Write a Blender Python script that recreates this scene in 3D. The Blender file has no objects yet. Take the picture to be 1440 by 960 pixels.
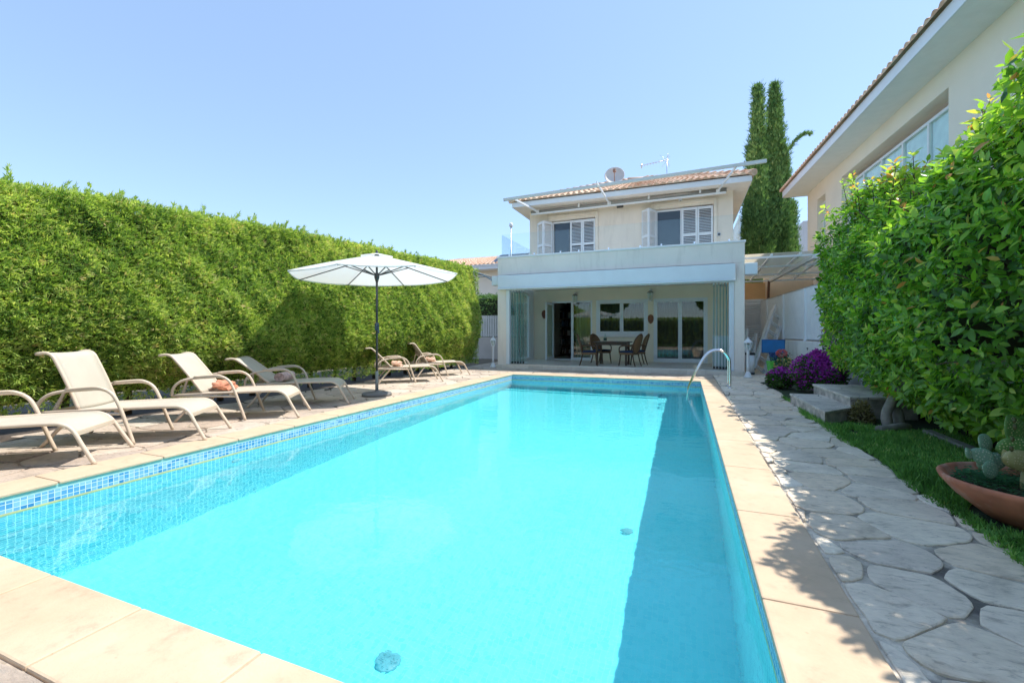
SKY_STRENGTH, SKY_DUST, SUN_STRENGTH, EXPOSURE = .14, .3, 2.05, 1.6
MNEE = True
import bpy, bmesh, math, random
import numpy as np
from mathutils import Vector, Matrix, noise as mnoise

R = math.radians
rng = np.random.default_rng(7)
random.seed(7)
scene = bpy.context.scene
COL = scene.collection

# ------------------------------------------------------------------ helpers
def tag(o, label=None, cat=None, group=None, kind=None):
    if label: o['label'] = label
    if cat: o['category'] = cat
    if group: o['group'] = group
    if kind: o['kind'] = kind
    return o

def empty(name, loc=(0, 0, 0), rz=0.0):
    o = bpy.data.objects.new(name, None)
    COL.objects.link(o)
    o.location = loc
    o.rotation_euler = (0, 0, rz)
    o.empty_display_size = 0.1
    return o

def thing(name, label, cat, loc=(0, 0, 0), rz=0.0, group=None):
    return tag(empty(name, loc, rz), label, cat, group)

def children(o):
    return [c for c in bpy.data.objects if c.parent is o]

def copy_tree(o, parent=None):
    kids = children(o)
    c = o.copy()
    COL.objects.link(c)
    c.parent = parent
    for k in kids:
        copy_tree(k, c)
    return c

class MB:
    """collects vertices and faces, then becomes one mesh object"""
    def __init__(self):
        self.v, self.f, self.uv, self.sm = [], [], {}, []
    def _add(self, vs, fs, smooth=False):
        b = len(self.v)
        self.v.extend([tuple(p) for p in vs])
        for f in fs:
            self.f.append([i + b for i in f]); self.sm.append(smooth)
        return b
    def box(self, a, b, M=None):
        (x0, y0, z0), (x1, y1, z1) = a, b
        if x0 > x1: x0, x1 = x1, x0
        if y0 > y1: y0, y1 = y1, y0
        if z0 > z1: z0, z1 = z1, z0
        vs = [Vector(p) for p in ((x0,y0,z0),(x1,y0,z0),(x1,y1,z0),(x0,y1,z0),(x0,y0,z1),(x1,y0,z1),(x1,y1,z1),(x0,y1,z1))]
        if M is not None: vs = [M @ p for p in vs]
        self._add(vs, [(0,3,2,1),(4,5,6,7),(0,1,5,4),(1,2,6,5),(2,3,7,6),(3,0,4,7)])
        return self
    def bar(self, p, q, w, h, up=(0, 0, 1)):
        """a square bar from p to q"""
        p, q = Vector(p), Vector(q)
        d = (q - p); L = d.length; d.normalize()
        u = Vector(up)
        s = d.cross(u)
        if s.length < 1e-4: s = d.cross(Vector((1, 0, 0)))
        s.normalize(); u = s.cross(d).normalized()
        vs = []
        for e in (p, q):
            for a, b in ((-1,-1),(1,-1),(1,1),(-1,1)):
                vs.append(e + s * (a * w / 2) + u * (b * h / 2))
        self._add(vs, [(3,2,1,0),(4,5,6,7),(0,1,5,4),(1,2,6,5),(2,3,7,6),(3,0,4,7)])
        return self
    def tube(self, pts, r, n=10, closed=False, flat=1.0):
        pts = [Vector(p) for p in pts]
        m = len(pts)
        rs = r if isinstance(r, (list, tuple)) else [r] * m
        rings = []
        prev = None
        for i, p in enumerate(pts):
            if closed:
                t = pts[(i + 1) % m] - pts[i - 1]
            else:
                t = pts[min(i + 1, m - 1)] - pts[max(i - 1, 0)]
            t.normalize()
            if prev is None:
                a = Vector((0, 0, 1)) if abs(t.z) < 0.9 else Vector((0, 1, 0))
                s = t.cross(a).normalized()
            else:
                s = (prev - t * prev.dot(t)).normalized()
            prev = s
            u = t.cross(s)
            rings.append([p + s * (math.cos(2*math.pi*k/n) * rs[i]) + u * (math.sin(2*math.pi*k/n) * rs[i] * flat) for k in range(n)])
        vs = [v for ring in rings for v in ring]
        fs = []
        for i in range(m if closed else m - 1):
            j = (i + 1) % m
            for k in range(n):
                k2 = (k + 1) % n
                fs.append((i*n+k, i*n+k2, j*n+k2, j*n+k))
        b = self._add(vs, fs, True)
        if not closed:
            self.f.append([b + k for k in range(n)][::-1]); self.sm.append(False)
            self.f.append([b + (m-1)*n + k for k in range(n)]); self.sm.append(False)
        return self
    def lathe(self, prof, n=24, c=(0, 0, 0), smooth=True, M=None, sx=1.0, sy=1.0):
        vs, fs = [], []
        for (r, z) in prof:
            for k in range(n):
                a = 2 * math.pi * k / n
                p = Vector((c[0] + r*math.cos(a)*sx, c[1] + r*math.sin(a)*sy, c[2] + z))
                vs.append(M @ p if M is not None else p)
        for i in range(len(prof) - 1):
            for k in range(n):
                k2 = (k + 1) % n
                fs.append((i*n+k, i*n+k2, (i+1)*n+k2, (i+1)*n+k))
        b = self._add(vs, fs, smooth)
        if prof[0][0] > 1e-5:
            self.f.append([b + k for k in range(n)][::-1]); self.sm.append(False)
        if prof[-1][0] > 1e-5:
            self.f.append([b + (len(prof)-1)*n + k for k in range(n)]); self.sm.append(False)
        return self
    def quad(self, a, b, c, d, uv=None):
        self._add([a, b, c, d], [(0, 1, 2, 3)])
        if uv: self.uv[len(self.f) - 1] = uv
        return self
    def poly_prism(self, pts, z0, z1):
        n = len(pts)
        vs = [(x, y, z0) for x, y in pts] + [(x, y, z1) for x, y in pts]
        fs = [tuple(range(n))[::-1], tuple(range(n, 2*n))] + [(i, (i+1) % n, (i+1) % n + n, i + n) for i in range(n)]
        self._add(vs, fs)
        return self
    def sheet(self, P, smooth=True, thick=0.0):
        """grid of points P[i][j] as a surface"""
        n, m = len(P), len(P[0])
        vs = [p for row in P for p in row]
        fs = [(i*m+j, i*m+j+1, (i+1)*m+j+1, (i+1)*m+j) for i in range(n-1) for j in range(m-1)]
        self._add(vs, fs, smooth)
        return self
    def build(self, name, mat, parent=None, loc=None, rz=0.0, bevel=0.0, solid=0.0, sub=0):
        me = bpy.data.meshes.new(name)
        me.from_pydata(self.v, [], self.f)
        if self.uv:
            ul = me.uv_layers.new(name='UVMap')
            for i, p in enumerate(me.polygons):
                if i in self.uv:
                    for li, c in zip(p.loop_indices, self.uv[i]): ul.data[li].uv = c
        me.polygons.foreach_set('use_smooth', self.sm)
        me.materials.append(mat)
        me.update()
        o = bpy.data.objects.new(name, me)
        COL.objects.link(o)
        if parent is not None: o.parent = parent
        if loc is not None: o.location = loc
        o.rotation_euler = (0, 0, rz)
        if solid:
            m = o.modifiers.new('solid', 'SOLIDIFY'); m.thickness = solid; m.offset = 0
        if sub:
            m = o.modifiers.new('sub', 'SUBSURF'); m.levels = sub; m.render_levels = sub
        if bevel:
            m = o.modifiers.new('bevel', 'BEVEL'); m.width = bevel; m.segments = 2; m.limit_method = 'ANGLE'; m.angle_limit = R(40)
        return o

def smooth_path(pts, k=8):
    """Catmull-Rom through the points"""
    pts = [Vector(p) for p in pts]
    P = [pts[0] * 2 - pts[1]] + pts + [pts[-1] * 2 - pts[-2]]
    out = []
    for i in range(1, len(P) - 2):
        p0, p1, p2, p3 = P[i-1], P[i], P[i+1], P[i+2]
        for j in range(k):
            t = j / k
            out.append(0.5 * ((2*p1) + (p2-p0)*t + (2*p0-5*p1+4*p2-p3)*t*t + (3*p1-p0-3*p2+p3)*t**3))
    out.append(pts[-1])
    return out

def np_mesh(name, V, F, mat, parent=None, tint=None, smooth=False):
    """mesh from arrays: V (n,3), F (m,k) all faces of one size; tint per face"""
    me = bpy.data.meshes.new(name)
    m, k = F.shape
    me.vertices.add(len(V)); me.vertices.foreach_set('co', V.astype(np.float32).ravel())
    me.loops.add(m * k); me.loops.foreach_set('vertex_index', F.astype(np.int32).ravel())
    me.polygons.add(m)
    me.polygons.foreach_set('loop_start', np.arange(0, m * k, k, dtype=np.int32))
    me.polygons.foreach_set('use_smooth', np.full(m, smooth))
    me.materials.append(mat)
    me.update(calc_edges=True)
    if tint is not None:
        a = me.attributes.new('tint', 'FLOAT', 'FACE')
        a.data.foreach_set('value', tint.astype(np.float32))
    o = bpy.data.objects.new(name, me)
    COL.objects.link(o)
    if parent is not None: o.parent = parent
    return o

def unit(a):
    return a / np.maximum(np.linalg.norm(a, axis=-1, keepdims=True), 1e-9)

def sprays(P, D, L, W, fingers=3, spread=0.55, tint=None, nrm=None, jit=.45):
    """scale-leaf sprigs: `fingers` narrow diamonds fanning out from every point"""
    n = len(P)
    side = unit(np.cross(D, rng.normal(size=(n, 3)))) if nrm is None else unit(np.cross(D, nrm + rng.normal(0, jit, (n, 3))))
    nor = np.cross(D, side)
    Vs, Fs, Ts = [], [], []
    base = 0
    for k in range(fingers):
        a = (k - (fingers - 1) / 2) * spread + rng.normal(0, .12, n)
        l = L * rng.uniform(.7, 1.15, n) * (1 - .18 * abs(k - (fingers - 1) / 2))
        d = D * np.cos(a)[:, None] + side * np.sin(a)[:, None] + nor * rng.normal(0, .18, n)[:, None]
        s = np.cross(d, nor); s = unit(s)
        tip = P + d * l[:, None]
        mid = P + d * (l * .5)[:, None]
        w = (W * rng.uniform(.8, 1.2, n))[:, None]
        V = np.stack([P, mid - s * w, tip, mid + s * w], 1).reshape(-1, 3)
        Vs.append(V); Fs.append(np.arange(n * 4).reshape(n, 4) + base); base += n * 4
        if tint is not None: Ts.append(np.clip(tint + rng.normal(0, .05, n), 0, 1))
    return np.concatenate(Vs), np.concatenate(Fs), (np.concatenate(Ts) if tint is not None else None)

LEAF = np.array([[0,0,0],[.3,0,-.03],[.68,0,-.03],[1,0,.0],[.28,.2,.03],[.66,.19,.04],[.28,-.2,.03],[.66,-.19,.04]])
LEAF_F = np.array([[0,1,4,4],[1,2,5,4],[2,3,5,5],[0,6,1,1],[1,6,7,2],[2,7,3,3]])
def leaves(P, D, U, L, tint, wide=1.0, curl=.15):
    """folded pointed leaves as triangles; D along the leaf, U its upper side"""
    n = len(P)
    D = unit(D); S = unit(np.cross(U, D)); N = np.cross(D, S)
    T = np.broadcast_to(LEAF, (n, 8, 3)).copy()
    T[:, :, 1] *= wide
    T[:, :, 2] -= (curl * rng.uniform(.2, 1.6, n))[:, None] * T[:, :, 0] ** 2
    V = (P[:, None, :] + L[:, None, None] * (T[:, :, 0:1] * D[:, None] + T[:, :, 1:2] * S[:, None] + T[:, :, 2:3] * N[:, None]))
    tri = np.array([[0,1,4],[1,2,5],[1,5,4],[2,3,5],[0,6,1],[1,6,7],[1,7,2],[2,7,3]])
    F = (tri[None] + (np.arange(n) * 8)[:, None, None]).reshape(-1, 3)
    return V.reshape(-1, 3), F, np.repeat(tint, 8)

# ------------------------------------------------------------------ materials
def new_mat(name):
    m = bpy.data.materials.new(name)
    m.use_nodes = True
    nt = m.node_tree
    for n in list(nt.nodes): nt.nodes.remove(n)
    out = nt.nodes.new('ShaderNodeOutputMaterial')
    return m, nt, out

def N(nt, t, **kw):
    n = nt.nodes.new('ShaderNode' + t)
    for k, v in kw.items():
        if k in n.inputs.keys(): n.inputs[k].default_value = v
        else: setattr(n, k, v)
    return n

def ramp(nt, fac, stops, interp='LINEAR'):
    r = nt.nodes.new('ShaderNodeValToRGB')
    r.color_ramp.interpolation = interp
    e = r.color_ramp.elements
    while len(e) < len(stops): e.new(0.5)
    for el, (p, c) in zip(e, stops):
        el.position = p
        el.color = (c[0], c[1], c[2], 1) if not isinstance(c, (int, float)) else (c, c, c, 1)
    nt.links.new(fac, r.inputs['Fac'])
    return r.outputs['Color']

def mixc(nt, fac, a, b, mode='MIX'):
    m = nt.nodes.new('ShaderNodeMix'); m.data_type = 'RGBA'; m.blend_type = mode
    for s, v in ((m.inputs[0], fac), (m.inputs[6], a), (m.inputs[7], b)):
        if hasattr(v, 'links'): nt.links.new(v, s)
        elif isinstance(v, (int, float)): s.default_value = v
        else: s.default_value = (v[0], v[1], v[2], 1)
    return m.outputs[2]

def mth(nt, op, a, b=None, clamp=False):
    m = nt.nodes.new('ShaderNodeMath'); m.operation = op; m.use_clamp = clamp
    for i, v in enumerate((a, b)):
        if v is None: continue
        if hasattr(v, 'links'): nt.links.new(v, m.inputs[i])
        else: m.inputs[i].default_value = v
    return m.outputs[0]

def coords(nt, scale=(1, 1, 1), kind='Object'):
    tc = nt.nodes.new('ShaderNodeTexCoord')
    mp = nt.nodes.new('ShaderNodeMapping')
    mp.inputs['Scale'].default_value = scale
    nt.links.new(tc.outputs[kind], mp.inputs['Vector'])
    return mp.outputs['Vector']

def noise(nt, vec, scale, detail=4, rough=.55, dist=0.0):
    n = N(nt, 'TexNoise', Scale=scale, Detail=detail, Roughness=rough, Distortion=dist)
    nt.links.new(vec, n.inputs['Vector'])
    return n.outputs['Fac']

def bump(nt, h, strength=.3, dist=.01):
    b = N(nt, 'Bump', Strength=strength, Distance=dist)
    nt.links.new(h, b.inputs['Height'])
    return b.outputs['Normal']

def principled(nt, out, col, rough=.6, normal=None, **kw):
    p = N(nt, 'BsdfPrincipled')
    if hasattr(col, 'links'): nt.links.new(col, p.inputs['Base Color'])
    else: p.inputs['Base Color'].default_value = (*col, 1)
    if hasattr(rough, 'links'): nt.links.new(rough, p.inputs['Roughness'])
    else: p.inputs['Roughness'].default_value = rough
    if normal is not None: nt.links.new(normal, p.inputs['Normal'])
    for k, v in kw.items(): p.inputs[k.replace('_', ' ')].default_value = v
    if out is not None: nt.links.new(p.outputs[0], out.inputs[0])
    return p

def plain(name, col, rough=.55, var=.12, scale=5.0, bstr=.08, bscale=60, metal=0.0, dirt=None):
    """painted / cast surface with a little wear"""
    m, nt, out = new_mat(name)
    v = coords(nt)
    n1 = noise(nt, v, scale, 5)
    lo = tuple(c * (1 - var) for c in col); hi = tuple(min(1, c * (1 + var * .6)) for c in col)
    c = ramp(nt, n1, [(.3, lo), (.7, hi)])
    if dirt is not None:
        d = noise(nt, coords(nt, (2.2, 2.2, .35)), 3.0, 6, .65)
        c = mixc(nt, ramp(nt, d, [(.52, 0.0), (.75, dirt[1])]), c, dirt[0])
    nb = noise(nt, v, bscale, 3)
    r = mth(nt, 'ADD', mth(nt, 'MULTIPLY', n1, .15), rough - .07)
    principled(nt, out, c, r, bump(nt, nb, bstr, .004), Metallic=metal)
    return m

def foliage(name, stops, trans=.3, rough=.5, spec=.35, tgain=1.3):
    m, nt, out = new_mat(name)
    at = N(nt, 'Attribute'); at.attribute_name = 'tint'
    c = ramp(nt, at.outputs['Fac'], stops)
    p = principled(nt, None, c, rough)
    p.inputs['Specular IOR Level'].default_value = spec
    t = N(nt, 'BsdfTranslucent')
    tc = mixc(nt, 1.0, c, (tgain, tgain * 1.05, tgain * .55), 'MULTIPLY')
    nt.links.new(tc, t.inputs['Color'])
    mx = N(nt, 'MixShader'); mx.inputs[0].default_value = trans
    nt.links.new(p.outputs[0], mx.inputs[1]); nt.links.new(t.outputs[0], mx.inputs[2])
    nt.links.new(mx.outputs[0], out.inputs[0])
    return m

def glass(name, tint=(.9, .97, .95), ior=1.5, refl=(1, 1, 1), rough=0.0):
    """thin pane: clear, with a fresnel reflection"""
    m, nt, out = new_mat(name)
    tr = N(nt, 'BsdfTransparent'); tr.inputs[0].default_value = (*tint, 1)
    g = N(nt, 'BsdfGlossy'); g.inputs['Roughness'].default_value = rough; g.inputs['Color'].default_value = (*refl, 1)
    lw = N(nt, 'LayerWeight', Blend=.5)
    r0 = ((ior - 1) / (ior + 1)) ** 2
    fr = mth(nt, 'ADD', mth(nt, 'MULTIPLY', mth(nt, 'POWER', lw.outputs['Facing'], 5.0), 1 - r0), r0)
    mx = N(nt, 'MixShader')
    nt.links.new(fr, mx.inputs[0]); nt.links.new(tr.outputs[0], mx.inputs[1]); nt.links.new(g.outputs[0], mx.inputs[2])
    nt.links.new(mx.outputs[0], out.inputs[0])
    return m
# ------------------------------------------------------------------ camera, sky, sun
cam = bpy.data.cameras.new('camera')
cam.sensor_width = 36; cam.lens = 36 * 621 / 1440
cam.shift_y = -12 / 1440
cam.clip_end = 3000; cam.clip_start = .05
camo = bpy.data.objects.new('camera', cam)
COL.objects.link(camo)
camo.location = (0, 0, 1.1); camo.rotation_euler = (R(90), 0, R(21.6))
scene.camera = camo

SUN = Vector((.485, .29, 1)).normalized()
elev = math.asin(SUN.z); azim = math.atan2(SUN.x, SUN.y)     # azimuth from +Y toward +X
w = bpy.data.worlds.new('World'); scene.world = w; w.use_nodes = True
nt = w.node_tree
bg = nt.nodes['Background']
sky = nt.nodes.new('ShaderNodeTexSky'); sky.sky_type = 'NISHITA'
sky.sun_disc = False; sky.sun_elevation = elev; sky.sun_rotation = azim
sky.air_density = .85; sky.dust_density = SKY_DUST; sky.ozone_density = 1.6; sky.altitude = 50
# thin even haze over the clear sky, so that it pales less toward the horizon
mxs = nt.nodes.new('ShaderNodeMix'); mxs.data_type = 'RGBA'; mxs.inputs[0].default_value = .58
nt.links.new(sky.outputs[0], mxs.inputs[6]); mxs.inputs[7].default_value = (.90, 1.30, 1.90, 1)
nt.links.new(mxs.outputs[2], bg.inputs[0]); bg.inputs[1].default_value = SKY_STRENGTH
sl = bpy.data.lights.new('sun', 'SUN'); sl.energy = SUN_STRENGTH; sl.angle = R(.5); sl.color = (1, .95, .87)
so = bpy.data.objects.new('sun', sl); COL.objects.link(so)
so.rotation_euler = SUN.to_track_quat('Z', 'Y').to_euler()
so.location = (20, 8, 40)

vs = scene.view_settings
vs.view_transform = 'Standard'; vs.look = 'None'; vs.exposure = EXPOSURE; vs.gamma = 1; vs.use_curve_mapping = False
scene.cycles.use_denoising = True
scene.cycles.max_bounces = 10; scene.cycles.transparent_max_bounces = 24
scene.cycles.diffuse_bounces = 6
scene.cycles.sample_clamp_indirect = 6.0
scene.cycles.use_adaptive_sampling = True; scene.cycles.adaptive_threshold = .012

# ------------------------------------------------------------------ ground materials
def crazy_paving(name, tones, grout, cell=1.9, gw=.022, gmask=(.42, .6), stain=(.45, .38, .3), edge_x=None):
    m, nt, out = new_mat(name)
    v = coords(nt)
    wob = N(nt, 'TexNoise', Scale=2.3, Detail=3, Roughness=.6)
    nt.links.new(v, wob.inputs['Vector'])
    vm = nt.nodes.new('ShaderNodeVectorMath'); vm.operation = 'SCALE'; vm.inputs[3].default_value = .30
    nt.links.new(wob.outputs['Color'], vm.inputs[0])
    va = nt.nodes.new('ShaderNodeVectorMath'); va.operation = 'ADD'
    nt.links.new(v, va.inputs[0]); nt.links.new(vm.outputs[0], va.inputs[1])
    sep = nt.nodes.new('ShaderNodeSeparateXYZ'); nt.links.new(va.outputs[0], sep.inputs[0])
    cmb = nt.nodes.new('ShaderNodeCombineXYZ')
    nt.links.new(sep.outputs[0], cmb.inputs[0]); nt.links.new(sep.outputs[1], cmb.inputs[1])
    e = N(nt, 'TexVoronoi', Scale=cell, voronoi_dimensions='2D', feature='DISTANCE_TO_EDGE')
    f = N(nt, 'TexVoronoi', Scale=cell, voronoi_dimensions='2D', feature='F1')
    nt.links.new(cmb.outputs[0], e.inputs['Vector']); nt.links.new(cmb.outputs[0], f.inputs['Vector'])
    sx = nt.nodes.new('ShaderNodeSeparateColor'); nt.links.new(f.outputs['Color'], sx.inputs[0])
    stone = ramp(nt, sx.outputs[0], [(i / (len(tones) - 1), t) for i, t in enumerate(tones)])
    # grain within each stone: cleft layers and blotches
    n1 = noise(nt, v, 3.2, 8, .68, .6)
    n2 = noise(nt, coords(nt, (1, 2.4, 1)), 11, 8, .7, .8)
    n3 = noise(nt, v, 70, 3)
    stone = mixc(nt, 1.0, stone, ramp(nt, n1, [(.27, .55), (.40, .86), (.52, 1.0), (.75, 1.12)]), 'MULTIPLY')
    stone = mixc(nt, 1.0, stone, ramp(nt, n2, [(.31, .42), (.40, .86), (.50, 1.0), (.8, 1.10)]), 'MULTIPLY')
    stone = mixc(nt, ramp(nt, noise(nt, v, 1.7, 5, .6), [(.60, 0.0), (.72, .5)]), stone, stain)
    # cleft lines drawn out along the bedding, and scattered dark pits
    n4 = noise(nt, coords(nt, (.8, 3.4, 1)), 5.5, 9, .74, 1.4)
    stone = mixc(nt, ramp(nt, n4, [(.33, .55), (.385, 0.0)]), stone, (.22, .20, .185))
    stone = mixc(nt, ramp(nt, noise(nt, v, 38, 3, .6), [(.69, 0.0), (.74, .6)]), stone, (.26, .23, .20))
    # joints: width wanders, some of them filled pale
    gwn = mth(nt, 'MULTIPLY', noise(nt, v, 2.6, 4), gw * 2)
    edge = mth(nt, 'DIVIDE', e.outputs['Distance'], gwn)
    jm = ramp(nt, edge, [(.35, 1.0), (.95, 0.0)])
    sel = ramp(nt, noise(nt, v, 1.1, 4, .6), [(gmask[0], 0.18), (gmask[1], 1.0)])
    jm2 = mixc(nt, 1.0, jm, sel, 'MULTIPLY')
    # finer secondary cracks, broken up
    e2 = N(nt, 'TexVoronoi', Scale=cell*2.3, voronoi_dimensions='2D', feature='DISTANCE_TO_EDGE'); nt.links.new(cmb.outputs[0], e2.inputs['Vector'])
    j3 = mixc(nt, 1.0, ramp(nt, e2.outputs['Distance'], [(.008, 1.0), (.022, 0.0)]), ramp(nt, noise(nt, v, 1.9, 5, .65), [(.52, 0.0), (.58, 1.0)]), 'MULTIPLY')
    jm2 = mixc(nt, 1.0, jm2, j3, 'LIGHTEN')
    if edge_x is not None:
        # ragged mortar along the coping
        sp = nt.nodes.new('ShaderNodeSeparateXYZ'); nt.links.new(v, sp.inputs[0])
        wd = mth(nt, 'MAXIMUM', mth(nt, 'MULTIPLY', mth(nt, 'SUBTRACT', noise(nt, v, 2.6, 6, .62), .475), .60), .006)
        ej = mth(nt, 'LESS_THAN', mth(nt, 'SUBTRACT', sp.outputs[0], edge_x), wd)
        jm2 = mixc(nt, 1.0, jm2, ej, 'LIGHTEN')
    gn = ramp(nt, noise(nt, v, 14, 5, .7), [(.3, .55), (.7, 1.35)])
    c = mixc(nt, jm2, stone, mixc(nt, 1.0, grout, gn, 'MULTIPLY'))
    h = mth(nt, 'ADD', mth(nt, 'MULTIPLY', jm2, -1.0), mth(nt, 'ADD', mth(nt, 'MULTIPLY', n2, .8), mth(nt, 'ADD', mth(nt, 'MULTIPLY', n4, .6), mth(nt, 'MULTIPLY', n3, .12))))
    principled(nt, out, c, .78, bump(nt, h, .55, .012))
    return m

M_PAVE_R = crazy_paving('grey_flagstone', [(.80, .70, .56), (.62, .55, .46), (.84, .76, .62), (.54, .49, .43), (.78, .64, .48), (.68, .61, .53), (.82, .72, .57)], (.17, .155, .135), 2.9, .028, (.43, .60), (.55, .38, .24), .627)
M_PAVE_L = crazy_paving('cream_flagstone', [(.52, .41, .33), (.60, .50, .40), (.43, .345, .28), (.63, .55, .45), (.55, .42, .33)], (.15, .115, .09), 2.0, .034, (.36, .52), (.55, .38, .28))

def coping_mat():
    m, nt, out = new_mat('cream_coping')
    v = coords(nt)
    n1 = noise(nt, v, 1.6, 6, .6); n2 = noise(nt, v, 9, 6, .65); n3 = noise(nt, v, 90, 3)
    c = ramp(nt, n1, [(.3, (.54, .395, .26)), (.55, (.61, .46, .315)), (.75, (.65, .515, .37))])
    c = mixc(nt, 1.0, c, ramp(nt, n2, [(.28, .76), (.42, .95), (.55, 1.0)]), 'MULTIPLY')
    c = mixc(nt, ramp(nt, noise(nt, v, 26, 2), [(.71, 0.0), (.77, .5)]), c, (.38, .29, .20))
    c = mixc(nt, ramp(nt, noise(nt, v, .9, 6, .7), [(.58, 0.0), (.72, .45)]), c, (.52, .42, .31))
    principled(nt, out, c, .72, bump(nt, mth(nt, 'ADD', n3, mth(nt, 'MULTIPLY', n2, 1.5)), .22, .005))
    return m
M_COPING = coping_mat()

def mosaic(name, tones, grout, size=.026, gap=.10, rough=.18, fadevar=.5):
    m, nt, out = new_mat(name)
    tc = nt.nodes.new('ShaderNodeTexCoord')
    mp = nt.nodes.new('ShaderNodeMapping'); mp.inputs['Scale'].default_value = (1 / size, 1 / size, 1)
    nt.links.new(tc.outputs['UV'], mp.inputs[0])
    fl = nt.nodes.new('ShaderNodeVectorMath'); fl.operation = 'FLOOR'; nt.links.new(mp.outputs[0], fl.inputs[0])
    fr = nt.nodes.new('ShaderNodeVectorMath'); fr.operation = 'FRACTION'; nt.links.new(mp.outputs[0], fr.inputs[0])
    wn = N(nt, 'TexWhiteNoise', noise_dimensions='2D'); nt.links.new(fl.outputs[0], wn.inputs['Vector'])
    big = N(nt, 'TexNoise', Scale=.06, Detail=3); nt.links.new(fl.outputs[0], big.inputs['Vector'])
    f = mth(nt, 'ADD', mth(nt, 'MULTIPLY', wn.outputs['Value'], 1 - fadevar * .5), mth(nt, 'MULTIPLY', big.outputs['Fac'], fadevar * .5))
    c = ramp(nt, f, [(i / (len(tones) - 1), t) for i, t in enumerate(tones)])
    sp = nt.nodes.new('ShaderNodeSeparateXYZ'); nt.links.new(fr.outputs[0], sp.inputs[0])
    mx = mth(nt, 'MAXIMUM', mth(nt, 'ABSOLUTE', mth(nt, 'SUBTRACT', sp.outputs[0], .5)), mth(nt, 'ABSOLUTE', mth(nt, 'SUBTRACT', sp.outputs[1], .5)))
    g = mth(nt, 'GREATER_THAN', mx, .5 - gap / 2)
    c = mixc(nt, g, c, grout)
    principled(nt, out, c, mixc(nt, g, (rough,) * 3, (.7,) * 3), bump(nt, g, -.3, .002))
    return m
M_BAND = mosaic('blue_mosaic', [(.012, .11, .36), (.05, .25, .52), (.16, .40, .62), (.30, .52, .66), (.08, .30, .58), (.24, .42, .50)], (.62, .68, .70), .036, .13)
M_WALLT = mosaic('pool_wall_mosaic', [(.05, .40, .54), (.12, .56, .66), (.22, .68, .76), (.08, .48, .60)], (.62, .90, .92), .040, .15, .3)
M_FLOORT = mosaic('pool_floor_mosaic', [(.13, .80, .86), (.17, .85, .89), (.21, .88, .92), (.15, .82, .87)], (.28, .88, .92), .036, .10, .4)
M_YELLOW = plain('yellow_waterline', (.62, .55, .26), .4, .2, 14)
M_EDGE = plain('pale_turquoise_lip', (.42, .62, .60), .35, .15, 9)

def water_mat():
    m, nt, out = new_mat('pool_water')
    v = coords(nt)
    b1 = noise(nt, coords(nt, (1, 1.25, 1)), 2.4, 2, .5, .4)
    b2 = noise(nt, coords(nt, (1.0, 1.5, 1)), 7.5, 3, .55, .8)
    # livelier patches near the returns
    patch = ramp(nt, noise(nt, v, .55, 2), [(.45, .15), (.7, 1.0)])
    b3 = mth(nt, 'MULTIPLY', noise(nt, v, 22, 2, .5, 1.2), patch)
    h = mth(nt, 'ADD', mth(nt, 'MULTIPLY', b1, 1.0), mth(nt, 'ADD', mth(nt, 'MULTIPLY', b2, .30), mth(nt, 'MULTIPLY', b3, .10)))
    principled(nt, out, (.80, .985, 1.0), 0.0, bump(nt, h, .085, .05), IOR=1.333, Transmission_Weight=1.0)
    return m
M_WATER = water_mat()
M_SOIL = plain('dark_soil', (.075, .055, .04), .95, .45, 14, .9, 40)
M_GROUND = plain('dry_ground', (.16, .13, .09), .95, .35, 2, .5, 30)
M_LAWN_BASE = plain('lawn_soil', (.03, .05, .018), .95, .4, 9, .8, 50)

# ------------------------------------------------------------------ pool
PX0, PX1, PY0, PY1 = -4.33, .30, 1.10, 10.95
WZ = -.145; DEPTH = -1.62
pool = thing('swimming_pool', 'long rectangular swimming pool lined with blue mosaic, cream coping round it', 'swimming pool')

def wallquad(mb, a, b, z0, z1):
    L = math.hypot(b[0]-a[0], b[1]-a[1])
    mb.quad((a[0], a[1], z0), (b[0], b[1], z0), (b[0], b[1], z1), (a[0], a[1], z1), uv=[(0, z0), (L, z0), (L, z1), (0, z1)])
C4 = [(PX0, PY0), (PX0, PY1), (PX1, PY1), (PX1, PY0)]
band, low, yel, lip = MB(), MB(), MB(), MB()
for i in range(4):
    a, b = C4[i], C4[(i+1) % 4]
    wallquad(band, a, b, WZ + .012, -.052)
    wallquad(yel, a, b, WZ - .018, WZ + .012)
    wallquad(low, a, b, DEPTH, WZ - .018)
    wallquad(lip, a, b, -.052, -.010)
pool_parts = []
pool_parts.append(band.build('waterline_band', M_BAND, pool))
pool_parts.append(yel.build('waterline_trim', M_YELLOW, pool))
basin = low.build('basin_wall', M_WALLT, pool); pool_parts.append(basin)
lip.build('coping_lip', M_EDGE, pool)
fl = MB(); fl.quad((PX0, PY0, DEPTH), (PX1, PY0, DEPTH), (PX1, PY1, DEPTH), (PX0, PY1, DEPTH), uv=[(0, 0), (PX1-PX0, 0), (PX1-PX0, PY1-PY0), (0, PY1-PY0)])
basin_floor = fl.build('basin_floor', M_FLOORT, pool); pool_parts.append(basin_floor)
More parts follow.
